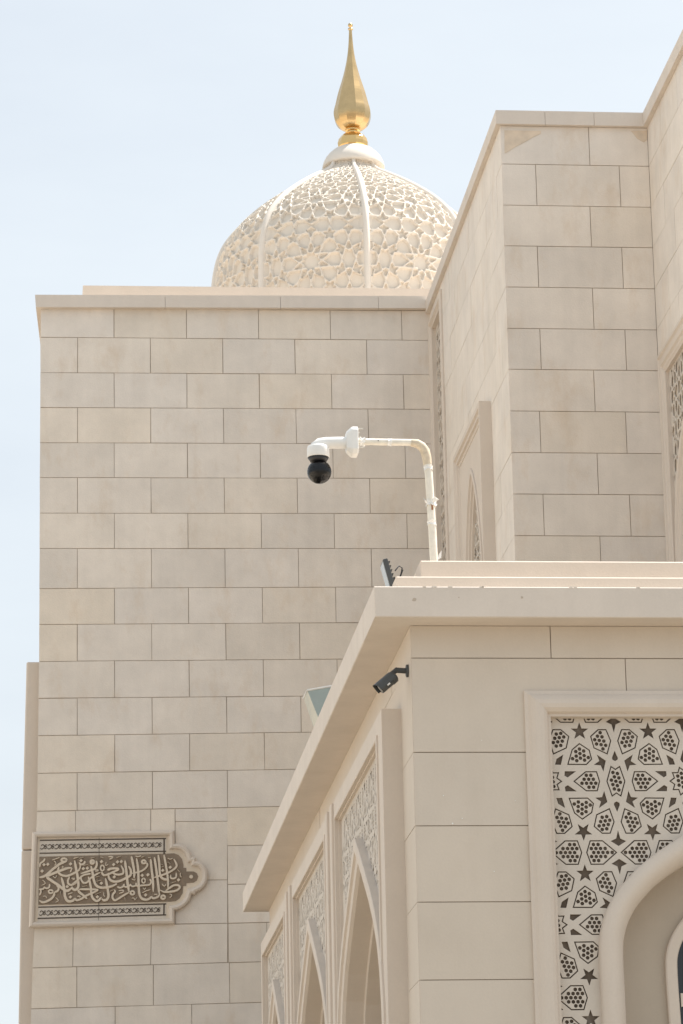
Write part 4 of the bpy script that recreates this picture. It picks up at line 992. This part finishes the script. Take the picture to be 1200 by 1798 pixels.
mb = MB(); mb.tube([s0, s0+dv*.01, s0+dv*.045, s0+dv*.05], [.028, .042, .043, .035], 26); mb.tube([s0+dv*.05, s0+dv*.145], .040, 26); bo = mb.obj('body', 'dark_grey', bul)
mb = MB()      # sun shield: half shell over the barrel, longer than the body
up = side_ if side_.z > 0 else -side_; lat = dv.cross(up).normalized(); pts = []
ns = 17
for L_0, rr in ((.028, .0475), (.172, .0475), (.172, .045), (.028, .045)):
    for i in range(ns):
        a = PI*(-.12+1.24*i/(ns-1)); pts.append(s0+dv*(L_0-.012*abs(math.cos(a)))+(lat*math.cos(a)+up*math.sin(a))*rr)
fs = []
for r_ in range(4):
    n2 = (r_+1) % 4
    for i in range(ns-1): fs.append((r_*ns+i, r_*ns+i+1, n2*ns+i+1, n2*ns+i))
mb.add(pts, fs, smooth=False); mb.obj('sun_shield', 'dark_grey', bul)
mb = MB(); c = s0+dv*.1455; mb.tube([c, c+dv*.003], .033, 24); mb.obj('lens', 'gloss_black', bul)
mb = MB(); c = s0+dv*.075-up*.02; mb.tube([c+Vector((0, -.043, 0)), c+dv*.022+Vector((0, -.042, -.0))], .006, 8); mb.obj('label_strip', 'white_paint', bul)

# ================================================================== TAPERED LAMP HEAD behind the portico
yl = 37.0
lm = Q(562, 1240, yl)
lamp = thing('post_light', 'pale blue grey tapered box lamp showing above the portico eave', 'lamp', (lm.x, yl, 0))
zt = Q(560, 1206, yl).z; zb_ = Q(560, 1280, yl).z
def ring(u0, u1, z, d, skew=0.0):
    xa = Q(u0, 1240, yl).x; xb = Q(u1, 1240, yl).x
    return [Vector((xa, yl-d, z)), Vector((xb, yl-d, z)), Vector((xb+skew, yl+d, z)), Vector((xa+skew, yl+d, z))]
top_ = [Q(540, 1212, yl-.12), Q(592, 1203, yl-.12), Q(592, 1203, yl+.4), Q(533.5, 1226, yl+.35)]
bot_ = [Q(560, 1262, yl-.06), Q(590, 1262, yl-.06), Q(590, 1262, yl+.2), Q(552, 1280, yl+.15)]
mb = MB(); mb.add([top_[0], top_[1], bot_[1], bot_[0]], [(3, 2, 1, 0)]); mb.add([top_[1], top_[2], bot_[2], bot_[1]], [(3, 2, 1, 0)]); mb.add(top_, [(0, 1, 2, 3)]); mb.add([top_[2], top_[3], bot_[3], bot_[2]], [(3, 2, 1, 0)]); hd = mb.obj('lamp_body', 'teal', lamp)
mb = MB(); mb.add([top_[3], top_[0], bot_[0], bot_[3]], [(3, 2, 1, 0)]); mb.obj('side_panel', 'cream', lamp)
mb = MB(); mb.tube([top_[3], top_[0], top_[1]], .012, 8); mb.obj('rim', 'white_paint', lamp)
bc = sum(bot_, Vector())/4
mb = MB(); mb.tube([bc+Vector((0, 0, .02)), Vector((bc.x, bc.y, GZ))], .06, 16); mb.obj('post', 'cream', lamp)
